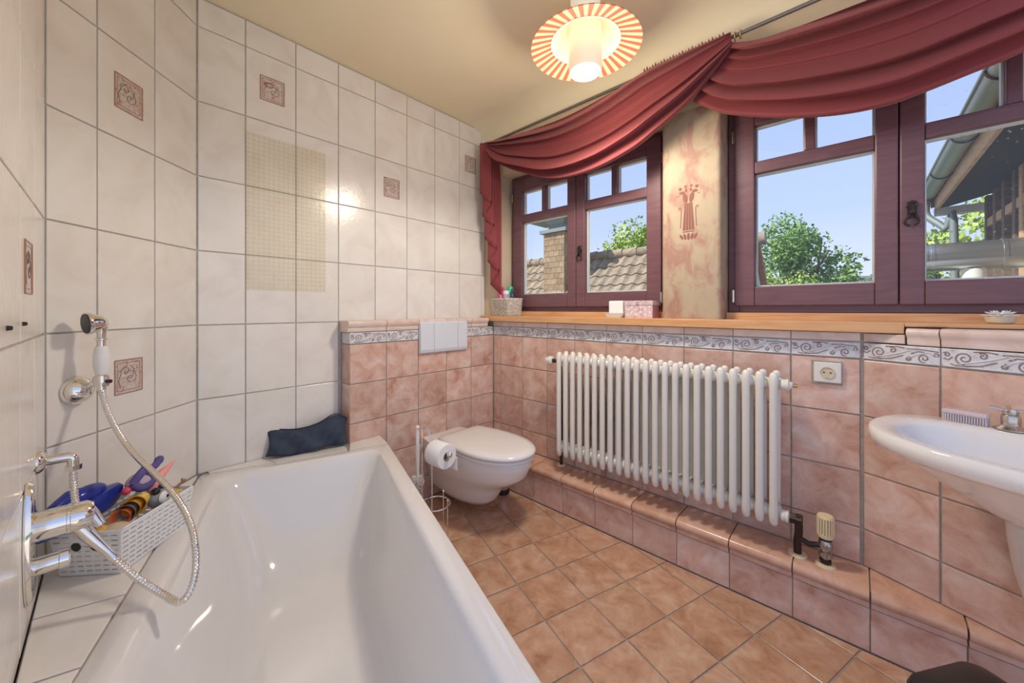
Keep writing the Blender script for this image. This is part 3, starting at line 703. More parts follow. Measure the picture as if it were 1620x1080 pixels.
# tap with cross handles
tp = thing('basin_tap', 'brushed nickel basin tap with lever cross handles', 'tap', (bp_.x + PN.x * .062, bp_.y + PN.y * .062, ZR + .001), sphi)
def tap_handle(x):
    part('handle_base', MB().lathe([(0, 0), (.030, 0), (.030, .003), (.022, .008), (.017, .012), (.018, .034), (.015, .040), (0, .041)], 22, (x, 0, 0)), 'brushed_nickel', tp)
    h = MB().lathe([(0, .041), (.014, .041), (.015, .048), (.008, .054), (0, .055)], 18, (x, 0, 0))
    for a in (.35, .35 + pi / 2, .35 + pi, .35 + 3 * pi / 2):
        h.tube([(x, 0, .049), (x + .018 * cos(a), .018 * sin(a), .052), (x + .036 * cos(a), .036 * sin(a), .055)], [.005, .0035, .005], 8)
    part('cross_handle', h, 'brushed_nickel', tp)
tap_handle(.10); tap_handle(-.10)
part('spout', MB().tube(spline([(0, 0, 0), (0, .004, .06), (0, .03, .10), (0, .08, .105), (0, .11, .085)], 6), .011, 12).lathe([(0, 0), (.026, 0), (.024, .006), (.013, .014), (0, .015)], 20), 'brushed_nickel', tp)
nb_p = P0 + PU * .268 + PN * .070
nb = thing('nail_brush', 'clear lilac plastic nail brush lying on the basin', 'brush', (nb_p.x, nb_p.y, ZR + .0005), sphi + .05)
bevel(part('back', MB().box((-.043, -.017, .020), (.043, .017, .032)), 'clear_lilac', nb, None), .004, 3)
br = MB()
for i in range(17):
    for j in range(5): br.cyl((-.040 + i * .005, -.013 + j * .0065, .0), (-.040 + i * .005, -.013 + j * .0065, .0202), .0013, seg=5)
part('bristles', br, 'lilac_clear', nb)['kind'] = 'stuff'

# ------------------------------------------------------------------ black bin at the lower right
bn = thing('waste_bin', 'black plastic swing-lid waste bin on the floor', 'waste bin', (.213, 1.209, 0), R(54.4))
part('body', MB().rings([[(x, y, .002) for x, y in rrect(.17, .17, .03, 6)], [(x, y, .285) for x, y in rrect(.205, .205, .035, 6)]]), 'black_plastic', bn, 40)
part('lid', MB().rings([[(x, y, z) for x, y in rrect(w, w, r_, 6)] for w, r_, z in ((.212, .037, .282), (.216, .038, .304), (.206, .036, .318), (.15, .03, .330), (.08, .02, .333))]), 'black_plastic', bn, 40)

# ------------------------------------------------------------------ paper stand, roll, brush
ps = thing('paper_stand', 'slim white wire toilet paper stand beside the bathtub', 'paper stand', (-1.452, 1.035, 0))
for r_, z in ((.068, .006), (.068, .215)):
    part('ring', MB().tube([(r_ * cos(2 * pi * k / 32), r_ * sin(2 * pi * k / 32), z) for k in range(32)], .0032, 8, True), 'chrome', ps)
for a in (R(20), R(-75), R(110)):
    x, y = .068 * cos(a), .068 * sin(a)
    part('spoke', MB().tube([(x, y, 0.003), (x, y, .238)], .0028, 8).ball((x, y, .243), .0065, 10, 6), 'chrome', ps)
part('mast', MB().tube(spline([(-.078, -.02, .003), (-.078, -.02, .45), (-.080, -.02, .56), (-.066, -.018, .575), (-.04, -.012, .545), (-.02, -.006, .50), (-.018, -.006, .40), (-.018, -.006, .003)], 6), .0034, 8), 'chrome', ps)
part('roll_arm', MB().tube([(-.02, -.006, .472), (.02, .0, .470), (.085, .006, .468)], .003, 8).ball((.098, .007, .468), .014, 16, 10), 'chrome', ps)
tr = thing('toilet_roll', 'white toilet paper roll hung on the wire stand', 'toilet roll', (-1.452 + .035, 1.035 + .003, .455))
axr = Vector((1, .05, 0)).normalized()
part('roll', MB().lathe([(.021, -.048), (.054, -.048), (.056, -.045), (.056, .045), (.054, .048), (.021, .048), (.021, -.048)], 36, (0, 0, 0), axr, cap=False), 'paper', tr, 40)
part('core', MB().lathe([(.0205, -.0478), (.0208, .0478), (.019, .0478), (.019, -.0478), (.0205, -.0478)], 24, (0, 0, 0), axr, cap=False), 'card', tr, 40)
sh = []
for k in range(9):
    t_ = k / 8; sh.append([(-.045, .0575 + .003 * t_, -.02 - .065 * t_), (.047, .0575 + .003 * t_ + .004, -.02 - .065 * t_)])
lm = MB(); lm.add([p for r in sh for p in r], [(2 * k, 2 * k + 1, 2 * k + 3, 2 * k + 2) for k in range(8)])
lo = part('loose_sheet', lm, 'paper', tr, True); sm = lo.modifiers.new('solid', 'SOLIDIFY'); sm.thickness = .0008
tbr = thing('toilet_brush', 'toilet brush with pale handle and white bristles behind the paper stand', 'toilet brush', (-1.585, 1.025, 0))
part('handle', MB().tube([(0, 0, .30), (0, 0, .36), (0, 0, .43), (0, 0, .52), (0, 0, .54)], [.006, .009, .010, .008, .004], 12).ball((0, 0, .546), .010, 12, 8), 'white_plastic', tbr)
bb = MB()
for k in range(170):
    a = random.uniform(0, 2 * pi); z = random.uniform(.235, .315); l = .034 * sqrt(max(.15, 1 - ((z - .275) / .05) ** 2))
    bb.tube([(0, 0, z), (l * cos(a), l * sin(a), z + random.uniform(-.012, .012))], [.0016, .0010], 4)
part('bristles', bb, 'stone_white', tbr)['kind'] = 'stuff'
part('holder', MB().lathe([(0, 0), (.05, 0), (.052, .01), (.046, .16), (.044, .16), (.046, .02), (0, .018)], 24), 'white_plastic', tbr)
part('shaft', MB().cyl((0, 0, .02), (0, 0, .302), .005, seg=8), 'white_plastic', tbr)
bh = thing('brush_pot', 'small chrome pot with a black base behind the toilet', 'pot', (-1.60, 1.640, 0))
part('cup', MB().lathe([(0, .03), (.036, .03), (.037, .09), (.035, .092), (.033, .05), (0, .045)], 24), 'chrome', bh)
part('base', MB().lathe([(0, 0), (.040, 0), (.041, .012), (.037, .031), (0, .031)], 24), 'black_plastic', bh)

# ------------------------------------------------------------------ navy cushion on the tub edge
cu = thing('cushion', 'navy blue crumpled cushion leaning in the bath corner', 'cushion', (-1.905, .640, ZB + .001), R(76))
mbq = MB(); NU, NV = 22, 14; front = []; back = []
for j in range(NV + 1):
    for i in range(NU + 1):
        u = i / NU * 2 - 1; v = j / NV
        pin = 1 - .10 * (1 - abs(u)) * 1.0
        w_ = .172 * (1 + .06 * (2 * v - 1) ** 2)
        hgt = .100 + .012 * max(0, -u) + .045 * math.exp(-((u - .68) / .30) ** 2)
        edge = max(0, (1 - abs(u) ** 4) * (1 - abs(2 * v - 1) ** 4))
        th2 = .036 * edge ** .5
        wr = .007 * sin(8 * u + 6 * v) * edge + .006 * sin(13 * u - 11 * v + 1) * edge + .010 * edge * math.exp(-((u - .25 - .35 * v) / .10) ** 2)
        x = u * w_ * (1 - .05 * (1 - (2 * v - 1) ** 2)); z = .004 + v * hgt - .010 * (1 - v) * 0 + (.006 * sin(5 * u))
        lean = .055 * v
        front.append((x, -th2 - wr + lean, max(z, .003))); back.append((x, th2 * .6 + lean, max(z, .003)))
nq = (NU + 1); F = []
for j in range(NV):
    for i in range(NU):
        a = j * nq + i; F.append((a, a + 1, a + nq + 1, a + nq)); b0 = a + len(front); F.append((b0, b0 + nq, b0 + nq + 1, b0 + 1))
mbq.add(front + back, F)
me = mbq.mesh('cover', 'navy_cloth', True); bm = bmesh.new(); bm.from_mesh(me); bmesh.ops.remove_doubles(bm, verts=bm.verts, dist=.0004); bmesh.ops.recalc_face_normals(bm, faces=bm.faces); bm.to_mesh(me); bm.free()
subd(link('cover', me, cu), 1)
part('seam', MB().tube([(u * .172 * 1.06, .055, .004 + .100 + .012 * max(0, -u) + .045 * math.exp(-((u - .68) / .30) ** 2) + .006 * sin(5 * u)) for u in [k / 15 - 1 for k in range(31)]], .0028, 6), 'navy_cloth', cu)

# ------------------------------------------------------------------ bath mixer, hoses, hand shower
mx = thing('bath_mixer', 'chrome wall bath mixer with oval plate and lever', 'mixer', (-1.258, BC[1] + .0005, .640))
ov = [(.046 * cos(2 * pi * k / 40), .128 * sin(2 * pi * k / 40)) for k in range(40)]
part('plate', MB().rings([[(x * f_, y, z * f_) for x, z in ov] for f_, y in ((.99, .0), (1, .004), (.96, .010), (.80, .012))]), 'chrome', mx)
part('body', MB().lathe([(0, 0), (.030, .0), (.030, .045), (.0315, .046), (.0315, .050), (.030, .051), (.029, .074), (.022, .084), (0, .086)], 28, (0, .010, .030), (0, 1, 0)), 'chrome', mx)
part('diverter', MB().lathe([(0, 0), (.018, 0), (.018, .034), (.0195, .035), (.0195, .048), (.016, .050), (0, .051)], 24, (0, .010, -.052), (0, 1, 0)), 'chrome', mx)
part('lever', MB().tube([(.0, .080, .046), (.008, .090, .030), (.020, .105, .004)], [.013, .012, .008], 14).tube([(-.012, .066, .015), (-.002, .085, -.006), (.014, .10, -.030)], [.004, .005, .006], 10), 'chrome', mx)
part('outlet', MB().tube([(.0, .070, .010), (.010, .095, -.030), (.020, .116, -.062), (.024, .124, -.076)], [.015, .012, .008, .010], 14), 'chrome', mx)
el = thing('wall_elbow', 'chrome wall elbow above the bath mixer', 'fitting', (-1.425, BC[1] + .0005, .762))
part('rosette', MB().lathe([(0, 0), (.027, 0), (.027, .004), (.021, .012), (.012, .016), (0, .016)], 26, (0, 0, 0), (0, 1, 0)), 'chrome', el)
part('elbow', MB().tube([(0, .012, 0), (0, .048, 0), (0, .054, -.002), (0, .056, -.008), (0, .056, -.030)], .0115, 14).cyl((0, .056, -.022), (0, .056, -.034), .0145, seg=8), 'chrome', el)
def hose(name, pts, r, label, n=14):
    P = spline(pts, n); o = thing(name, label, 'hose', P[0])
    L0 = [0]
    for a, b in zip(P[:-1], P[1:]): L0.append(L0[-1] + (b - a).length)
    tot = L0[-1]; k = int(tot / .0019); path = []; rr = []; j = 0
    for i in range(k + 1):
        s_ = tot * i / k
        while j < len(L0) - 2 and L0[j + 1] < s_: j += 1
        f_ = (s_ - L0[j]) / max(1e-9, L0[j + 1] - L0[j]); path.append(P[j].lerp(P[j + 1], f_) - P[0]); rr.append(r if i % 4 in (0, 1) else r * .80)
    part('ribbed_tube', MB().tube(path, rr, 10), 'chrome', o, 80)
    return o, P
hose('mixer_hose', [(-1.425, -.0630, .730), (-1.405, -.060, .690), (-1.345, -.052, .660), (-1.290, -.045, .690), (-1.272, -.046, .700)] if False else [(-1.425, -.0630, .728), (-1.418, -.062, .690), (-1.390, -.058, .655), (-1.350, -.055, .635)], .0078, 'short ribbed metal hose dropping from the wall elbow')
HS = Vector((-1.596, -.018, 0))
hose('shower_hose', [(-1.234, .0055, .562), (-1.205, .040, .515), (-1.160, .080, .478), (-1.113, .106, .470), (-1.105, .126, .500), (-1.132, .1356, .548), (-1.209, .133, .600), (-1.311, .106, .655), (-1.461, .035, .745), (-1.550, -.002, .825), (HS.x, HS.y, .893)], .0078, 'long ribbed metal shower hose looping over the tub edge')
BN = Vector((.672, .740, 0)).normalized()
hp = Vector((-1.643, -.070, .893)) + BN * .0005
hd = thing('shower_holder', 'round chrome wall holder for the hand shower', 'holder', hp)
part('dome', MB().lathe([(0, 0), (.040, 0), (.041, .005), (.036, .018), (.024, .031), (.012, .038), (0, .040)], 28, (0, 0, 0), BN), 'chrome', hd)
hv = Vector((HS.x, HS.y, .918)) - hp
part('arm', MB().tube([BN * .03, hv * .62, hv - (hv.normalized() * .014)], .0055, 10).ball(hv * .66, .010, 12, 8), 'chrome', hd)
part('cradle', MB().lathe([(.0115, -.014), (.017, -.014), (.018, 0), (.017, .014), (.0115, .014), (.0115, -.014)], 20, hv, (0, 0, 1), cap=False), 'chrome', hd)
part('clamp_screw', MB().cyl(hv + Vector((.012, .010, 0)), hv + Vector((.021, .018, 0)), .0055, seg=10), 'black_iron', hd)
hs = thing('hand_shower', 'hand shower with white ceramic grip resting in the holder', 'hand shower', (HS.x, HS.y, .893))
part('collar', MB().lathe([(0, 0), (.0105, 0), (.0105, .034), (.015, .037), (.015, .042), (.012, .045), (0, .046)], 20), 'chrome', hs)
part('grip', MB().lathe([(0, .045), (.0125, .045), (.0165, .065), (.0175, .085), (.0165, .105), (.0125, .126), (0, .126)], 24), 'white_plastic', hs)
fd = Vector((-.45, -.75, 0)).normalized() * -1
fd = Vector((.32, -.94, -.08)).normalized()
part('neck', MB().lathe([(0, .126), (.0105, .126), (.0095, .142), (.0125, .144), (.0125, .148), (.0095, .150), (.011, .172), (0, .172)], 20), 'chrome', hs)
hc = Vector((0, 0, .194)) + fd * .010
part('head', MB().lathe([(0, -.022), (.012, -.020), (.020, -.012), (.024, .0), (.029, .010), (.0315, .016), (.0315, .021), (0, .021)], 26, hc, fd).tube([(0, 0, .165), (0, 0, .185), hc], [.011, .016, .018], 16), 'chrome', hs)
part('spray_face', MB().lathe([(0, .020), (.0285, .020), (.027, .0235), (0, .025)], 26, hc, fd), 'dark_rubber', hs)

# ------------------------------------------------------------------ slatted white basket and bath toys
ba = atan2(.672, -.74)
bk = thing('toy_basket', 'white perforated plastic basket on the tub ledge', 'basket', (-1.507, .036, ZB + .0015), ba)
def basket_panel(p00, p10, p01, p11, nx, nz):
    mb = MB(); p00, p10, p01, p11 = map(Vector, (p00, p10, p01, p11))
    us = [0]; 
    for i in range(nx): us += [us[-1] + .35, us[-1] + 1.35]
    us.append(us[-1] + .35); us = [u / us[-1] for u in us]
    vs = [0]
    for j in range(nz): vs += [vs[-1] + 1.0, vs[-1] + 1.42]
    vs.append(vs[-1] + 1.1); vs = [v / vs[-1] for v in vs]
    pt = lambda u, v: (p00.lerp(p10, u)).lerp(p01.lerp(p11, u), v)
    idx = {}
    for i, u in enumerate(us):
        for j, v in enumerate(vs): idx[i, j] = len(mb.v); mb.v.append(tuple(pt(u, v)))
    for i in range(len(us) - 1):
        for j in range(len(vs) - 1):
            if i % 2 == 1 and j % 2 == 1: continue
            mb.f.append((idx[i, j], idx[i + 1, j], idx[i + 1, j + 1], idx[i, j + 1])); mb.m.append(0)
    return mb
bl, bwid, bhh = .105, .070, .116; tl, tw = .120, .083
cb_ = [(-bl, -bwid, 0), (bl, -bwid, 0), (bl, bwid, 0), (-bl, bwid, 0)]; ct_ = [(-tl, -tw, bhh), (tl, -tw, bhh), (tl, tw, bhh), (-tl, tw, bhh)]
for k in range(4):
    a, b = k, (k + 1) % 4
    o = part('side_panel', basket_panel(cb_[a], cb_[b], ct_[a], ct_[b], 11 if k % 2 == 0 else 7, 8), 'white_plastic', bk, None)
    m = o.modifiers.new('solid', 'SOLIDIFY'); m.thickness = .0022; m.offset = 0
bevel(part('base', MB().box((-bl, -bwid, 0), (bl, bwid, .002)), 'white_plastic', bk, None), .0005)
part('rim', MB().tube([(x, y, bhh) for x, y in rrect(2 * tl, 2 * tw, .012, 4)], .0028, 8, True), 'white_plastic', bk)
for s_ in (-.022, .022): part('grip_hole', MB().lathe([(0, 0), (.011, 0), (.011, .0012), (0, .0012)], 18, (-(bl + tl) / 2 - .0045, s_, .078), (-1, 0, -.12)), 'black_paint', bk)
MBK = Matrix.Translation((-1.507, .036, ZB + .0015)) @ Matrix.Rotation(ba, 4, 'Z')
def toy(name, label, cat, p, rz=0.): 
    q = MBK @ Vector(p); return thing(name, label, cat, q, ba + rz)
rotm = lambda ax, a: Matrix.Rotation(a, 3, ax)
t = toy('toy_boat', 'glossy royal blue plastic bath boat leaning in the basket', 'toy', (-.082, .052, .0375), 0)
part('hull', MB().rings([[(x, .028 * f_ * (1 - (abs(x) / .15) ** 2) + .0 if False else y, z) for x, y in [(.12 * f_ * cos(a) + .0, .028 * f_ * sin(a)) for a in [2 * pi * k / 24 for k in range(24)]]] for f_, z in ((.3, .08), (.8, .085), (1, .105), (1, .128), (.9, .138), (.5, .142))]), 'toy_blue', t)
part('cabin', MB().ball((.02, 0, .145), .03, 16, 10, sc=(1.7, .75, .8)).tube([(-.09, 0, .135), (-.02, 0, .160), (.05, 0, .150)], [.010, .016, .012], 12), 'toy_blue', t)
t = toy('plush_toy', 'purple cloth toy slumped on top of the basket', 'toy', (.060, .026, .122), .2)
part('body', MB().ball((0, 0, .040), .030, 16, 10, sc=(1.3, .9, .8)), 'toy_mauve', t)
part('limbs', MB().tube(spline([(-.045, -.010, .050), (-.03, -.02, .072), (.0, -.018, .074), (.015, -.02, .045)], 5), .0105, 10).tube(spline([(-.045, -.010, .050), (-.03, -.022, .03), (.005, -.024, .028), (.03, -.02, .04)], 5), .011, 10).tube(spline([(.02, .0, .07), (.05, -.01, .062), (.085, -.01, .078)], 5), [.010] * 8 + [.012, .011, .008], 10), 'toy_purple', t)
part('nose', MB().ball((-.060, -.004, .038), .011, 12, 8), 'crimson', t)
t = toy('toy_cone', 'translucent pink cone sticking out of the toy basket', 'toy', (.084, -.004, .072), 0)
part('cone', MB().tube([(0, .0, 0), (-.004, .006, .055), (.020, .01, .085), (.085, .012, .108)], [.012, .016, .015, .002], 16), 'toy_pink', t)
t = toy('toy_cup', 'small yellow scalloped cup among the bath toys', 'toy', (.088, -.045, .095), 0)
part('cup', MB().lathe([(0, 0), (.012, 0), (.018, .022), (.0165, .022), (.011, .002), (0, .002)], 10, (0, 0, 0), (.6, -.2, .5)), 'toy_yellow', t)
part('handle', MB().tube([(.0, .0, .02), (.03, 0, .03), (.045, .0, .028)], .0035, 6).tube([(.038, 0, .030), (.044, .004, .040)], .003, 6).tube([(.042, 0, .028), (.052, 0, .034)], .003, 6), 'toy_brown', t)
for k, (mname, lab, r_, xo) in enumerate((('toy_orange', 'orange stacking cup at the open end of the nest', .0215, -.052), ('toy_grey', 'grey stacking cup nested between the orange and yellow ones', .0225, -.039), ('toy_amber', 'amber stacking cup in the middle of the nest', .0235, -.026), ('toy_yellow', 'yellow stacking cup at the inner end of the nest', .0245, -.008))):
    t = toy('stacking_cup', lab, 'toy', (xo, -.028, .118 + .004 * k), 0); t['group'] = 'nested stacking cups in the toy basket'
    ax = Vector((-.93, -.25, -.05)).normalized()
    prf = [(0, -.030), (r_ * .62, -.030), (r_ * .82, 0), (r_, .010), (r_ * 1.08, .011), (r_ * .93, .009), (r_ * .76, 0), (r_ * .58, -.027), (0, -.027)]
    part('cup', MB().lathe(prf, 20, (0, 0, 0), ax), mname, t)
t = toy('squirt_fish', 'black and white squirting fish toy with one round eye', 'toy', (.050, -.036, .100), 0)
part('body', MB().ball((0, 0, .016), .026, 18, 12, sc=(1.25, .9, .95)), 'toy_grey', t)
part('eye', MB().ball((-.006, -.020, .020), .0175, 16, 10, sc=(1, .42, 1)), 'white_plastic', t)
part('pupil', MB().ball((-.002, -.0275, .022), .0048, 12, 8, sc=(1, .4, 1)), 'black_paint', t)
part('fin', MB().ball((.012, 0, .040), .014, 14, 8, sc=(1, .5, 1)).ball((-.014, -.004, .040), .011, 12, 8), 'black_paint', t)
t = toy('toy_shell', 'beige rubber bath toy at the bottom of the basket', 'toy', (-.070, -.030, .066), 0)
part('body', MB().ball((0, 0, .022), .030, 16, 10, sc=(1.0, 1.1, .75)).ball((.022, .028, .028), .024, 14, 8, sc=(1.1, 1, .75)), 'toy_beige', t)
for p_ in ((-.024, -.018, .030), (-.008, .03, .04)): part('spot', MB().ball(p_, .005, 8, 6), 'black_paint', t)
t = toy('toy_ring', 'amber bath toy with a clear hanging loop', 'toy', (-.086, -.004, .088), 0)
part('body', MB().ball((0, 0, .014), .014, 12, 8, sc=(1, 1.3, .8)), 'toy_amber', t)
part('loop', MB().tube([(-.004, .010 * cos(a), .033 + .010 * sin(a)) for a in [2 * pi * k / 18 for k in range(18)]], .0016, 6, True), 'white_plastic', t)
t = toy('toy_duck', 'pale mint bath toy at the far end of the basket', 'toy', (.085, -.045, .078), 0)
part('body', MB().ball((0, 0, .012), .026, 14, 10, sc=(1, 1, .55)).ball((.012, .0, .026), .012, 12, 8), 'toy_mint', t)

# ------------------------------------------------------------------ suction mat stuck on the far wall
mt = thing('bath_mat', 'clear vinyl suction mat stuck on the white tiles', 'bath mat', (XA + .0008, .575, 1.210))
part('sheet', MB().box((0, -.170, 0), (.0015, .168, .705)), 'clear_vinyl', mt, None)
cp = MB(); prf = [(.0085, .0014), (.0088, .003), (.006, .0052), (.0, .0058)]
for i in range(17):
    for j in range(35): cp.lathe(prf, 8, (0, -.160 + i * .020, .012 + j * .0200), (1, 0, 0), cap=False)
part('suction_cups', cp, 'vinyl_cup', mt, True)['kind'] = 'stuff'

# ------------------------------------------------------------------ ceiling lamp
lp = thing('pendant_lamp', 'hat-shaped ceiling lamp with red striped glass brim', 'lamp', (-.805, 1.300, 2.195))
part('stem', MB().lathe([(0, .213), (.062, .213), (.060, .20), (.056, .075), (.052, .07), (0, .07)], 32), 'lamp_white', lp)
part('bowl', MB().lathe([(.052, .075), (.090, .068), (.120, .045), (.136, .012), (.138, .0), (.133, .0), (.130, .012), (.115, .040), (.088, .060), (.052, .066)], 40, cap=False), 'lamp_glow', lp)
brm = MB(); NS = 36
for k in range(NS):
    for h_ in range(2):
        a0 = 2 * pi * (k + h_ * .5) / NS; a1 = 2 * pi * (k + h_ * .5 + .5) / NS
        q = []
        for r_, z in ((.134, .004), (.218, -.020), (.218, -.016), (.134, .008)):
            q += [(r_ * cos(a0), r_ * sin(a0), z), (r_ * cos(a1), r_ * sin(a1), z)]
        brm.add(q, [(0, 1, 3, 2), (2, 3, 5, 4), (4, 5, 7, 6)], h_)
part('brim', brm, ['lamp_cream', 'lamp_red'], lp, 30)
part('glass_cup', MB().lathe([(.060, .070), (.064, .03), (.066, -.03), (.066, -.10), (.062, -.118), (.050, -.126), (0, -.128)], 36), 'lamp_glow', lp)
ld = bpy.data.lights.new('lamp_bulb', 'POINT'); ld.energy = 5.0; ld.color = (1, .86, .64); ld.shadow_soft_size = .07
lo = bpy.data.objects.new('lamp_bulb', ld); C.objects.link(lo); lo.parent = lp; lo.location = (0, 0, -.215)
ls = bpy.data.lights.new('lamp_downlight', 'SPOT'); ls.energy = 30; ls.color = (1, .93, .82); ls.shadow_soft_size = .10; ls.spot_size = R(168); ls.spot_blend = .35; ls.specular_factor = .3
lo = bpy.data.objects.new('lamp_downlight', ls); C.objects.link(lo); lo.parent = lp; lo.location = (0, 0, -.135)

# ------------------------------------------------------------------ curtain rod, swags, jabot
rod = thing('curtain_rod', 'dark metal curtain rod above the windows', 'curtain rod', (-1.872, 1.772, 2.265))
part('rod', MB().cyl((0, 0, 0), (2.85, 0, -.0), .008, seg=12), 'rod_metal', rod)
part('finial', MB().ball((-.012, 0, 0), .017, 14, 10), 'rod_metal', rod)
for x in (.035, 1.47, 2.8): part('bracket', MB().tube([(x, 0, .0), (x, .04, .004), (x, .075, .004)], .006, 8).lathe([(0, 0), (.02, 0), (.02, .004), (0, .004)], 14, (x, .073, .004), (0, 1, 0)), 'rod_metal', rod)
for x in (1.44, 1.495, 1.515): part('ring', MB().tube([(x, .015 * cos(a), -.003 + .017 * sin(a)) for a in [2 * pi * k / 20 for k in range(20)]], .0028, 6, True), 'brass', rod)
def curve_at(pts, n):
    P = spline([(a, 0, b) for a, b in pts], 16); L0 = [0]
    for a, b in zip(P[:-1], P[1:]): L0.append(L0[-1] + (b - a).length)
    out = []; j = 0
    for i in range(n + 1):
        s_ = L0[-1] * i / n
        while j < len(L0) - 2 and L0[j + 1] < s_: j += 1
        out.append(P[j].lerp(P[j + 1], (s_ - L0[j]) / max(1e-9, L0[j + 1] - L0[j])))
    return out
def swag(name, top, bot, y0, folds, amp, label, env=(.12, .12), nu=72, nv=72, ph=0.):
    o = thing(name, label, 'curtain', (top[0][0], y0, top[0][1])); ox, oz = top[0]
    T = curve_at(top, nu); B = curve_at(bot, nu); v_ = []
    for j in range(nv + 1):
        v = j / nv
        for i in range(nu + 1):
            u = i / nu; e = min(1, u / env[0]) * min(1, (1 - u) / env[1]); e = .22 + .78 * e ** .7
            w = v ** 1.15
            p = T[i].lerp(B[i], w)
            f_ = folds * (v + .035 * sin(2.4 * pi * u + 1.3 + ph) * (1 - v)) ; k = f_ - math.floor(f_)
            saw = (k / .80) if k < .80 else (1 - (k - .80) / .20)
            saw = saw ** 1.3
            a = amp * e * (.55 + .45 * sin(1.7 * math.floor(f_) + ph + 1)) if True else amp
            y = -.012 - a * saw - .020 * sin(pi * u) * sin(pi * min(1, v * .9)) 
            v_.append((p.x - ox, y, p.z - oz - .55 * a * saw * (0 if j == nv else 1)))
    n1 = nu + 1
    mb = MB().add(v_, [(j * n1 + i, j * n1 + i + 1, (j + 1) * n1 + i + 1, (j + 1) * n1 + i) for j in range(nv) for i in range(nu)])
    s_ = part('drape', mb, 'curtain_red', o, True); m = s_.modifiers.new('solid', 'SOLIDIFY'); m.thickness = .0012
    return o
sw1 = swag('curtain_swag', [(-1.850, 2.262), (-1.68, 2.238), (-1.42, 2.212), (-1.19, 2.203), (-.955, 2.225), (-.754, 2.262), (-.60, 2.268), (-.385, 2.268)],
     [(-1.845, 2.215), (-1.78, 2.150), (-1.663, 2.055), (-1.501, 1.966), (-1.263, 1.872), (-1.018, 1.858), (-.808, 1.901), (-.685, 1.957), (-.546, 2.037), (-.445, 2.13), (-.38, 2.20)], 1.752, 6, .085,
     'red curtain swag draped over the window next to the white tiles')
hd_ = MB()
for k in range(26):
    x = 1.095 + k * .0135; hd_.tube([(x, -.006, -.012), (x + .004, -.014, .010 + .004 * sin(k * 2.1)), (x + .008, -.006, -.012)], .006, 6)
part('ruffled_heading', hd_, 'curtain_red', sw1)
swag('curtain_swag', [(-.385, 2.235), (-.30, 2.205), (-.20, 2.192), (-.046, 2.184), (.2, 2.178), (.5, 2.19), (.98, 2.262)],
     [(-.540, 2.050), (-.47, 1.99), (-.398, 1.940), (-.226, 1.864), (-.062, 1.816), (.064, 1.802), (.148, 1.812), (.248, 1.832), (.337, 1.852), (.55, 1.93), (.78, 2.06), (.97, 2.2)], 1.776, 6, .090,
     'red curtain swag draped over the window beside the washbasin', env=(.05, .12), ph=.7)
jb = thing('curtain_tail', 'red pleated curtain tail hanging in the corner', 'curtain', (-1.890, 1.752, 2.255))
NP = 9
for k in range(1):
    v_ = []; f_ = []
    path = []; xs = (0.0, .072)
    for i in range(NP + 1):
        path.append((xs[i % 2] + .0035 * i, -.040 + .009 * i + (.026 if i % 2 else 0), -.34 - .0775 * i))
    pth = []
    for i in range(NP):
        a, b = path[i], path[i + 1]
        for q in range(6):
            t_ = q / 6; pth.append((a[0] + (b[0] - a[0]) * t_, a[1] + (b[1] - a[1]) * t_, a[2] + (b[2] - a[2]) * t_))
    pth.append(path[-1]); nr = 14
    for j in range(nr + 1):
        for (x, y, z) in pth:
            g = j / nr; v_.append((x * (.75 + .25 * min(1, g * 3)), y, z * g))
    n1 = len(pth)
    mb = MB().add(v_, [(j * n1 + i, j * n1 + i + 1, (j + 1) * n1 + i + 1, (j + 1) * n1 + i) for j in range(nr) for i in range(n1 - 1)])
    s_ = part('pleats', mb, 'curtain_red', jb, 50); m = s_.modifiers.new('solid', 'SOLIDIFY'); m.thickness = .001

# ------------------------------------------------------------------ things on the sill
ZI = 1.0805
wk = thing('wicker_basket', 'grey washed wicker basket on the sill corner', 'basket', (-1.800, 1.880, ZI), R(-8))
def woven(z, w, h, ph): 
    base = rrect(w, h, .018, 5, sub=14); n = len(base); out = []
    for i, (x, y) in enumerate(base):
        l = sqrt(x * x + y * y); k = .0028 * cos(pi * i / 2 + ph); out.append((x + x / l * k, y + y / l * k, z))
    return out
for j in range(11):
    f_ = j / 10; part('weaver', MB().tube(woven(.006 + .0100 * j, .190 + .014 * f_, .115 + .012 * f_, pi * (j % 2)), .0048, 6, True), 'wicker', wk)
stk = MB()
for x, y in rrect(.190, .115, .018, 3, sub=7): stk.tube([(x, y, .001), (x * 1.07, y * 1.09, .112)], .0030, 5)
part('stakes', stk, 'wicker', wk)
part('rim', MB().tube(woven(.114, .206, .129, 0), .0062, 6, True), 'wicker', wk)
part('bottom', MB().box((-.088, -.05, .001), (.088, .05, .004)), 'wicker', wk, None)
def bottle(label, x, y, prof, mats, z=ZI + .005):
    t = thing('bottle', label, 'bottle', (x, y, z), 0, 'toiletries in the wicker basket')
    for (nm, m, pf) in zip(('body', 'cap'), mats, prof): part(nm, MB().lathe([(r_, z_ * 1.24) for r_, z_ in pf], 18), m, t)
bottle('pink bottle with crimson top in the wicker basket', -1.838, 1.862, ([(0, 0), (.022, 0), (.024, .01), (.024, .125), (.020, .130), (0, .131)], [(0, .1312), (.022, .1312), (.022, .150), (.017, .158), (0, .158)]), ('pink_bottle', 'crimson'))
bottle('white lidded jar in the wicker basket', -1.785, 1.862, ([(0, 0), (.022, 0), (.022, .115), (0, .115)], [(0, .1155), (.0225, .1155), (.0225, .132), (.02, .135), (0, .135)]), ('toy_mauve', 'white_plastic'))
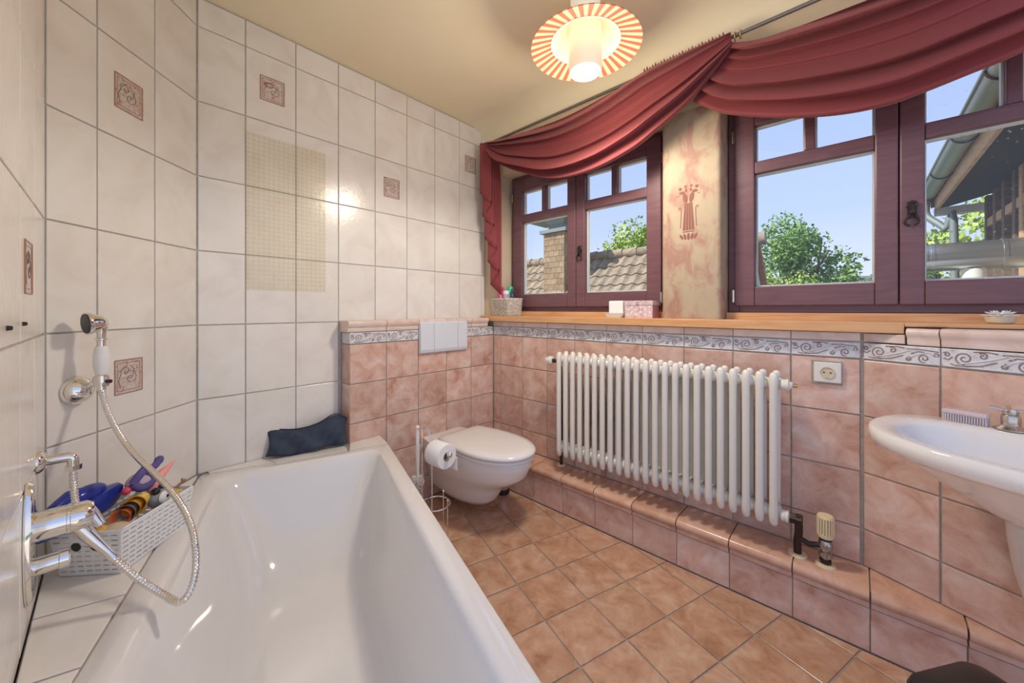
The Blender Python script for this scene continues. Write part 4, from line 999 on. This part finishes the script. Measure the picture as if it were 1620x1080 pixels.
bottle('bottle with round green cap in the wicker basket', -1.778, 1.897, ([(0, 0), (.020, 0), (.020, .11), (0, .115)], [(0, .1155), (.017, .118), (.022, .135), (.020, .152), (.010, .162), (0, .164)]), ('toy_mint', 'green_cap'))
bottle('dark navy dropper bottle in the wicker basket', -1.735, 1.868, ([(0, 0), (.016, 0), (.016, .10), (.008, .118), (0, .118)], [(0, .1185), (.007, .1185), (.006, .145), (0, .147)]), ('navy_plastic', 'navy_plastic'))
cn = thing('candle_dish', 'small cream dish on the sill beside the print box', 'dish', (-.960, 1.862, ZI))
part('dish', MB().rings([[(x, y, z) for x, y in rrect(w, w * .8, .012, 5)] for w, z in ((.085, 0), (.108, .024), (.104, .024), (.084, .004))]), 'aged_ivory' if False else 'stone_white', cn)
ck = thing('soap_block', 'white soap block standing on the cream dish', 'soap', (-.955, 1.864, ZI + .0046))
bevel(part('block', MB().box((-.040, -.022, 0), (.042, .022, .085)), 'wax', ck, None), .006, 3)
bx_ = thing('keepsake_box', 'patterned pink card box with lid on the sill', 'box', (-.817, 1.872, ZI), R(-3))
part('carton', MB().box((-.082, -.035, 0), (.068, .035, .080)), 'box_print', bx_, None)
part('lid', MB().box((-.084, -.037, .0655), (.070, .037, .0885)), 'box_print', bx_, None)
part('end_panel', MB().box((.0681, -.034, .001), (.0695, .034, .065)), 'box_side', bx_, None)
part('clasp', MB().tube([(-.010 + .0075 * cos(a), -.038, .074 + .0075 * sin(a)) for a in [2 * pi * k / 16 for k in range(16)]], .0014, 6, True).ball((-.010, -.038, .074), .003, 8, 6), 'chrome', bx_)
dm = MB()
for k in range(6):
    for q in range(2): dm.lathe([(0, 0), (.006, 0), (.006, .0004), (0, .0004)], 4, (-.066 + k * .024, -.0352, .018 + .026 * q + .012 * (k % 2)), (0, -1, 0))
part('lattice_print', dm, 'stone_white', bx_, None)
lt = thing('flower_bowl', 'white lotus-shaped candle bowl on the sill', 'candle holder', (.315, 1.838, ZI))
part('bowl', MB().lathe([(0, 0), (.022, 0), (.028, .005), (.031, .022), (.026, .024), (0, .020)], 24), 'toy_beige', lt)
for rg_, n_, l_, tl_, z_ in ((0, 10, .027, .15, .026), (1, 8, .022, .45, .030), (2, 6, .015, .8, .033)):
    for k in range(n_):
        a = 2 * pi * (k + .5 * (rg_ % 2)) / n_; M_ = rotm('Z', a) @ rotm('Y', -tl_)
        c0 = Vector((cos(a), sin(a), 0)) * (.008 + l_ * .55 * cos(tl_)) + Vector((0, 0, z_ + l_ * .5 * sin(tl_) - .004))
        part('petal', MB().ball(c0, l_ * .62, 10, 6, sc=(1, .46, .16), rot=M_), 'stone_white', lt)

# ------------------------------------------------------------------ outside: neighbour's roof, chimney, eave, trees
gd = link('ground', MB().box((-60, 2.6, -6.2), (40, 90, -6.0)).mesh('ground', 'ground')); tag(gd, 'green gardens below the windows', 'ground', kind='structure')
RX1 = -1.37; RYr, RZr = 8.0, 2.455; RX0 = -9.2
nh = thing('neighbour_house', 'neighbouring house with beige pantile roof and white gable', 'house', (RX1, RYr, -6.0))
zr = RZr + 6
part('gable_wall', MB().extrude([(0, -3.6, 0), (0, 3.6, 0), (0, 3.6, zr - 3.75), (0, 0, zr - .12), (0, -3.6, zr - 3.75)], (RX0 - RX1 + .1, 0, 0), (-.04, 0, 0)), 'render_white', nh, None)
rf = MB()
for s_ in (-1, 1): rf.extrude([(0, 0, zr - .10), (0, s_ * 3.9, zr - 4.0), (0, s_ * 3.9, zr - 4.06), (0, 0, zr - .16)], (RX0 - RX1, 0, 0), (.02, 0, 0))
part('roof_deck', rf, 'roof_tile', nh, None)
pt = MB(); NW = 8; rows = []
for (yy, lift) in ((0, .012), (.36, .045)):
    rows.append([(k / NW * .25 - .125, yy, lift + .022 * sin(2 * pi * k / NW + .6)) for k in range(NW + 1)])
vv = rows[0] + rows[1] + [(x, y, z - .03) for x, y, z in rows[1]]
pt.add(vv, [(k, k + 1, NW + 2 + k, NW + 1 + k) for k in range(NW)] + [(NW + 1 + k, NW + 2 + k, 2 * NW + 3 + k, 2 * NW + 2 + k) for k in range(NW)])
pme = pt.mesh('pantile', 'roof_tile', 50)
rd = nh.children
Q = Matrix.Rotation(pi, 4, 'Z') @ Matrix.Identity(4)
for i in range(30):
    for j in range(6):
        x = -.13 - i * .244 - 1.0
        d = .06 + j * .31
        M_ = Matrix.Translation((x, -d * .7071, zr - .10 - d * .7071)) @ Matrix.Rotation(pi, 4, 'Z') @ Matrix.Rotation(-R(45), 4, 'X')
        o = link('pantile', pme, nh); o.matrix_local = M_
for i in range(24):
    part('ridge_tile', MB().tube([(-i * .34 - .2, 0, zr - .06), (-i * .34 + .15, 0, zr - .045)], [.105, .12], 10), 'roof_tile', nh)
for j in range(9):
    part('verge_tile', MB().box((-.02, j * .3, -.05), (.06, j * .3 + .29, .03)), 'red_roof_tile', nh, None, (0, 0, zr - .10), (-R(45), 0, 0))
chx, chy = -5.26, 7.42
co = Vector((chx - RX1, chy - RYr, 1.45 + 6.0))
ch = part('chimney', MB().box((-.30, -.30, -.4), (.30, .30, 1.48)), 'chimney_slate', nh, None, co, label='slate clad chimney with metal hood')
slm = MB().box((-.072, -.012, -.02), (.072, .004, .128)).mesh('slate', 'chimney_slate'); slh = MB().box((-.035, -.012, -.02), (.035, .004, .128)).mesh('slate', 'chimney_slate')
for j in range(11):
    cols = [(-.225, slm), (-.075, slm), (.075, slm), (.225, slm)] if j % 2 else [(-.263, slh), (-.15, slm), (0, slm), (.15, slm), (.263, slh)]
    for off, sm_ in cols:
        link('slate', sm_, ch, (off, -.306, .02 + j * .132), (R(-3), 0, 0)); link('slate', sm_, ch, (.306, off, .02 + j * .132), (R(-3), 0, pi / 2))
part('cap_slab', MB().box((-.38, -.38, 1.48), (.38, .38, 1.56)), 'lead', ch, None)
part('hood', MB().rings([[(x, y, z) for x, y in rrect(w, w, .04, 3)] for w, z in ((.50, 1.56), (.44, 1.70), (.60, 1.80), (.62, 1.82))]), 'lead', ch, 40)
part('hood_plate', MB().box((-.80, -.42, 1.82), (.42, .42, 1.87)), 'lead', ch, None)
part('flashing', MB().box((-.36, -.42, -.02), (.36, .0, .06)), 'render_white', ch, None)
# wing of the house with eave, gutter and flue seen through the right-hand sash
wg = thing('eave_wing', 'timber wing of the house with dark eave and zinc gutter', 'house', (1.35, 4.3, -6.0))
zg = 2.31 + 6
part('gutter', MB().extrude([(x, 0, z) for x, z in [(.065 * cos(a), .065 * sin(a)) for a in [pi + pi * k / 10 for k in range(11)]] + [(.058 * cos(a), .058 * sin(a) + .001) for a in [2 * pi - pi * k / 10 for k in range(11)]]], (-.80, -2.05, zg + .06), (-.80, 1.92, zg + .06)), 'zinc', wg, 40)
part('gutter_bead', MB().tube([(-.868, -2.05, zg + .06), (-.868, 1.92, zg + .06)], .010, 8), 'zinc', wg)
for yy in (-1.2, -.2, .8, 1.7): part('gutter_clip', MB().tube([(-.80 + .069 * cos(a), yy, zg + .06 + .069 * sin(a)) for a in [pi + pi * k / 10 for k in range(11)]], .006, 6), 'black_iron', wg)
part('fascia', MB().box((-.735, -2.05, zg - .10), (-.71, 1.90, zg + .10)), 'raw_timber', wg, None)
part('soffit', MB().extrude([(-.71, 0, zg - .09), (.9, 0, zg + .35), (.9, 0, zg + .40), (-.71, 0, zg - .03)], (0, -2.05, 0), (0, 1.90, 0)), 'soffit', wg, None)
part('roof_slope', MB().extrude([(-.76, 0, zg + .07), (.9, 0, zg + 1.0), (.9, 0, zg + 1.05), (-.78, 0, zg + .11)], (0, -2.05, 0), (0, 1.96, 0)), 'roof_tile', wg, None)
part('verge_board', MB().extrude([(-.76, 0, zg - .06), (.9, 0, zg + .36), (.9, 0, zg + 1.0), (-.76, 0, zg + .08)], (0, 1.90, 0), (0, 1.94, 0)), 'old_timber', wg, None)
part('tie_beam', MB().box((-.74, 1.84, zg - .16), (.3, 1.92, zg - .08)), 'render_white', wg, None)
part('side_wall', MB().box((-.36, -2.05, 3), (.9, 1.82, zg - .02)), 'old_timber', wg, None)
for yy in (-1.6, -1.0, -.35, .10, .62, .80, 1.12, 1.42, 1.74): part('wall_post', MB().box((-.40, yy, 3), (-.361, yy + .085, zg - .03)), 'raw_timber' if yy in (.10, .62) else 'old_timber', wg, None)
part('wall_window', MB().box((-.385, .19, 6.9), (-.361, .61, 7.95)), 'green_wall', wg, None, label='pale green glazed panel between timber posts')
for zz in (6.8, 7.96): part('wall_rail', MB().box((-.395, -2.05, zz), (-.3605, 1.82, zz + .08)), 'raw_timber', wg, None)
part('downpipe', MB().tube(spline([(-.80, 1.80, zg), (-.80, 1.80, zg - .16), (-.68, 1.7, zg - .34), (-.62, 1.66, zg - .6), (-.62, 1.66, 3)], 5), .032, 12), 'lead', wg)
fl_ = thing('flue_pipe', 'horizontal steel flue pipe with clamp bands outside the window', 'pipe', (.30, 4.60, 1.545))
part('pipe', MB().cyl((0, 0, 0), (.64, 0, 0), .112, seg=28), 'flue_steel', fl_)
for x in (.02, .10, .14, .50): part('clamp_band', MB().lathe([(.112, -.010), (.118, -.010), (.118, .010), (.112, .010)], 28, (x, 0, 0), (1, 0, 0)), 'flue_steel', fl_)
part('branch', MB().cyl((.36, 0, -.10), (.36, 0, -7.5), .065, seg=16), 'render_white', fl_)
fs = thing('distant_building', 'far flat-roofed grey building on the horizon', 'building', (4.0, 62, -6.0))
part('wall', MB().box((-9, -2, 0), (2.4, 4, 10.6)), 'render_white', fs, None); part('roof', MB().box((-9.3, -2.3, 10.6), (2.6, 4.3, 11.0)), 'lead', fs, None)
import numpy as np
def tree(label, x, y, top, rad_, mat, n=4200, seed=1, leaf=.16, squash=1.0):
    rs = np.random.RandomState(seed); z0 = -6.0
    t = thing('tree', label, 'tree', (x, y, z0))
    hgt = top - z0; cz = hgt - rad_ * squash
    tr_ = MB().tube(spline([(0, 0, 0), (.1, 0, cz * .5), (0, .1, cz), (.05, 0, hgt - rad_ * .5)], 5), [.28 * (1 - k / 17) + .04 for k in range(16)], 8)
    for k in range(9):
        a = rs.uniform(0, 2 * pi); e = rs.uniform(.2, 1.2); d = rad_ * .8
        tr_.tube([(0, 0, cz - rad_ * .3), (d * .5 * cos(a), d * .5 * sin(a), cz + .2 * d * e), (d * cos(a) * cos(e), d * sin(a) * cos(e), cz + d * sin(e) * squash)], [.09, .05, .02], 5)
    part('trunk', tr_, 'bark', t)
    nb = 34; B = []
    for k in range(nb):
        d = rs.normal(size=3); d /= np.linalg.norm(d); r_ = rad_ * rs.uniform(.35, .86); B.append((d * r_ * np.array([1, 1, squash]) + np.array([0, 0, cz]), rad_ * rs.uniform(.20, .36)))
    vs = np.zeros((n * 4, 3)); 
    for i in range(n):
        c_, r_ = B[rs.randint(nb)]; d = rs.normal(size=3); d /= np.linalg.norm(d); p = c_ + d * r_ * rs.uniform(.55, 1.05)
        u = rs.normal(size=3); u /= np.linalg.norm(u); w = np.cross(u, d + .5 * rs.normal(size=3)); w /= np.linalg.norm(w) + 1e-6; l = leaf * rs.uniform(.6, 1.3)
        vs[4 * i] = p - u * l * .5; vs[4 * i + 1] = p + w * l * .28; vs[4 * i + 2] = p + u * l * .5; vs[4 * i + 3] = p - w * l * .28
    me = bpy.data.meshes.new('foliage'); me.from_pydata(vs.tolist(), [], [(4 * i, 4 * i + 1, 4 * i + 2, 4 * i + 3) for i in range(n)]); me.materials.append(MT[mat])
    o = link('foliage', me, t); o['kind'] = 'stuff'
tree('light green leafy tree behind the pantile roof ridge', -6.8, 15.5, 5.0, 2.6, 'leaf_light', 11000, 3, .17)
tree('large mid green tree beside the white gable', -1.9, 17.5, 4.7, 2.2, 'leaf_mid', 13000, 5, .15, 1.2)
tree('bright green shrub in front of the large tree', -1.9, 13.0, 2.35, 1.25, 'leaf_light', 7000, 11, .10)
tree('small dark green tree on the skyline before the grey building', 2.35, 24.0, 4.2, 2.3, 'leaf_dark', 7000, 8, .18)
tree('sunlit yellow green tree beyond the eave', 2.1, 11.5, 3.6, 1.7, 'leaf_light', 9000, 9, .13, 1.5)
tree('dark green hedge tree under the flue pipe', 1.6, 8.5, 1.75, 1.2, 'leaf_mid', 6000, 13, .11)
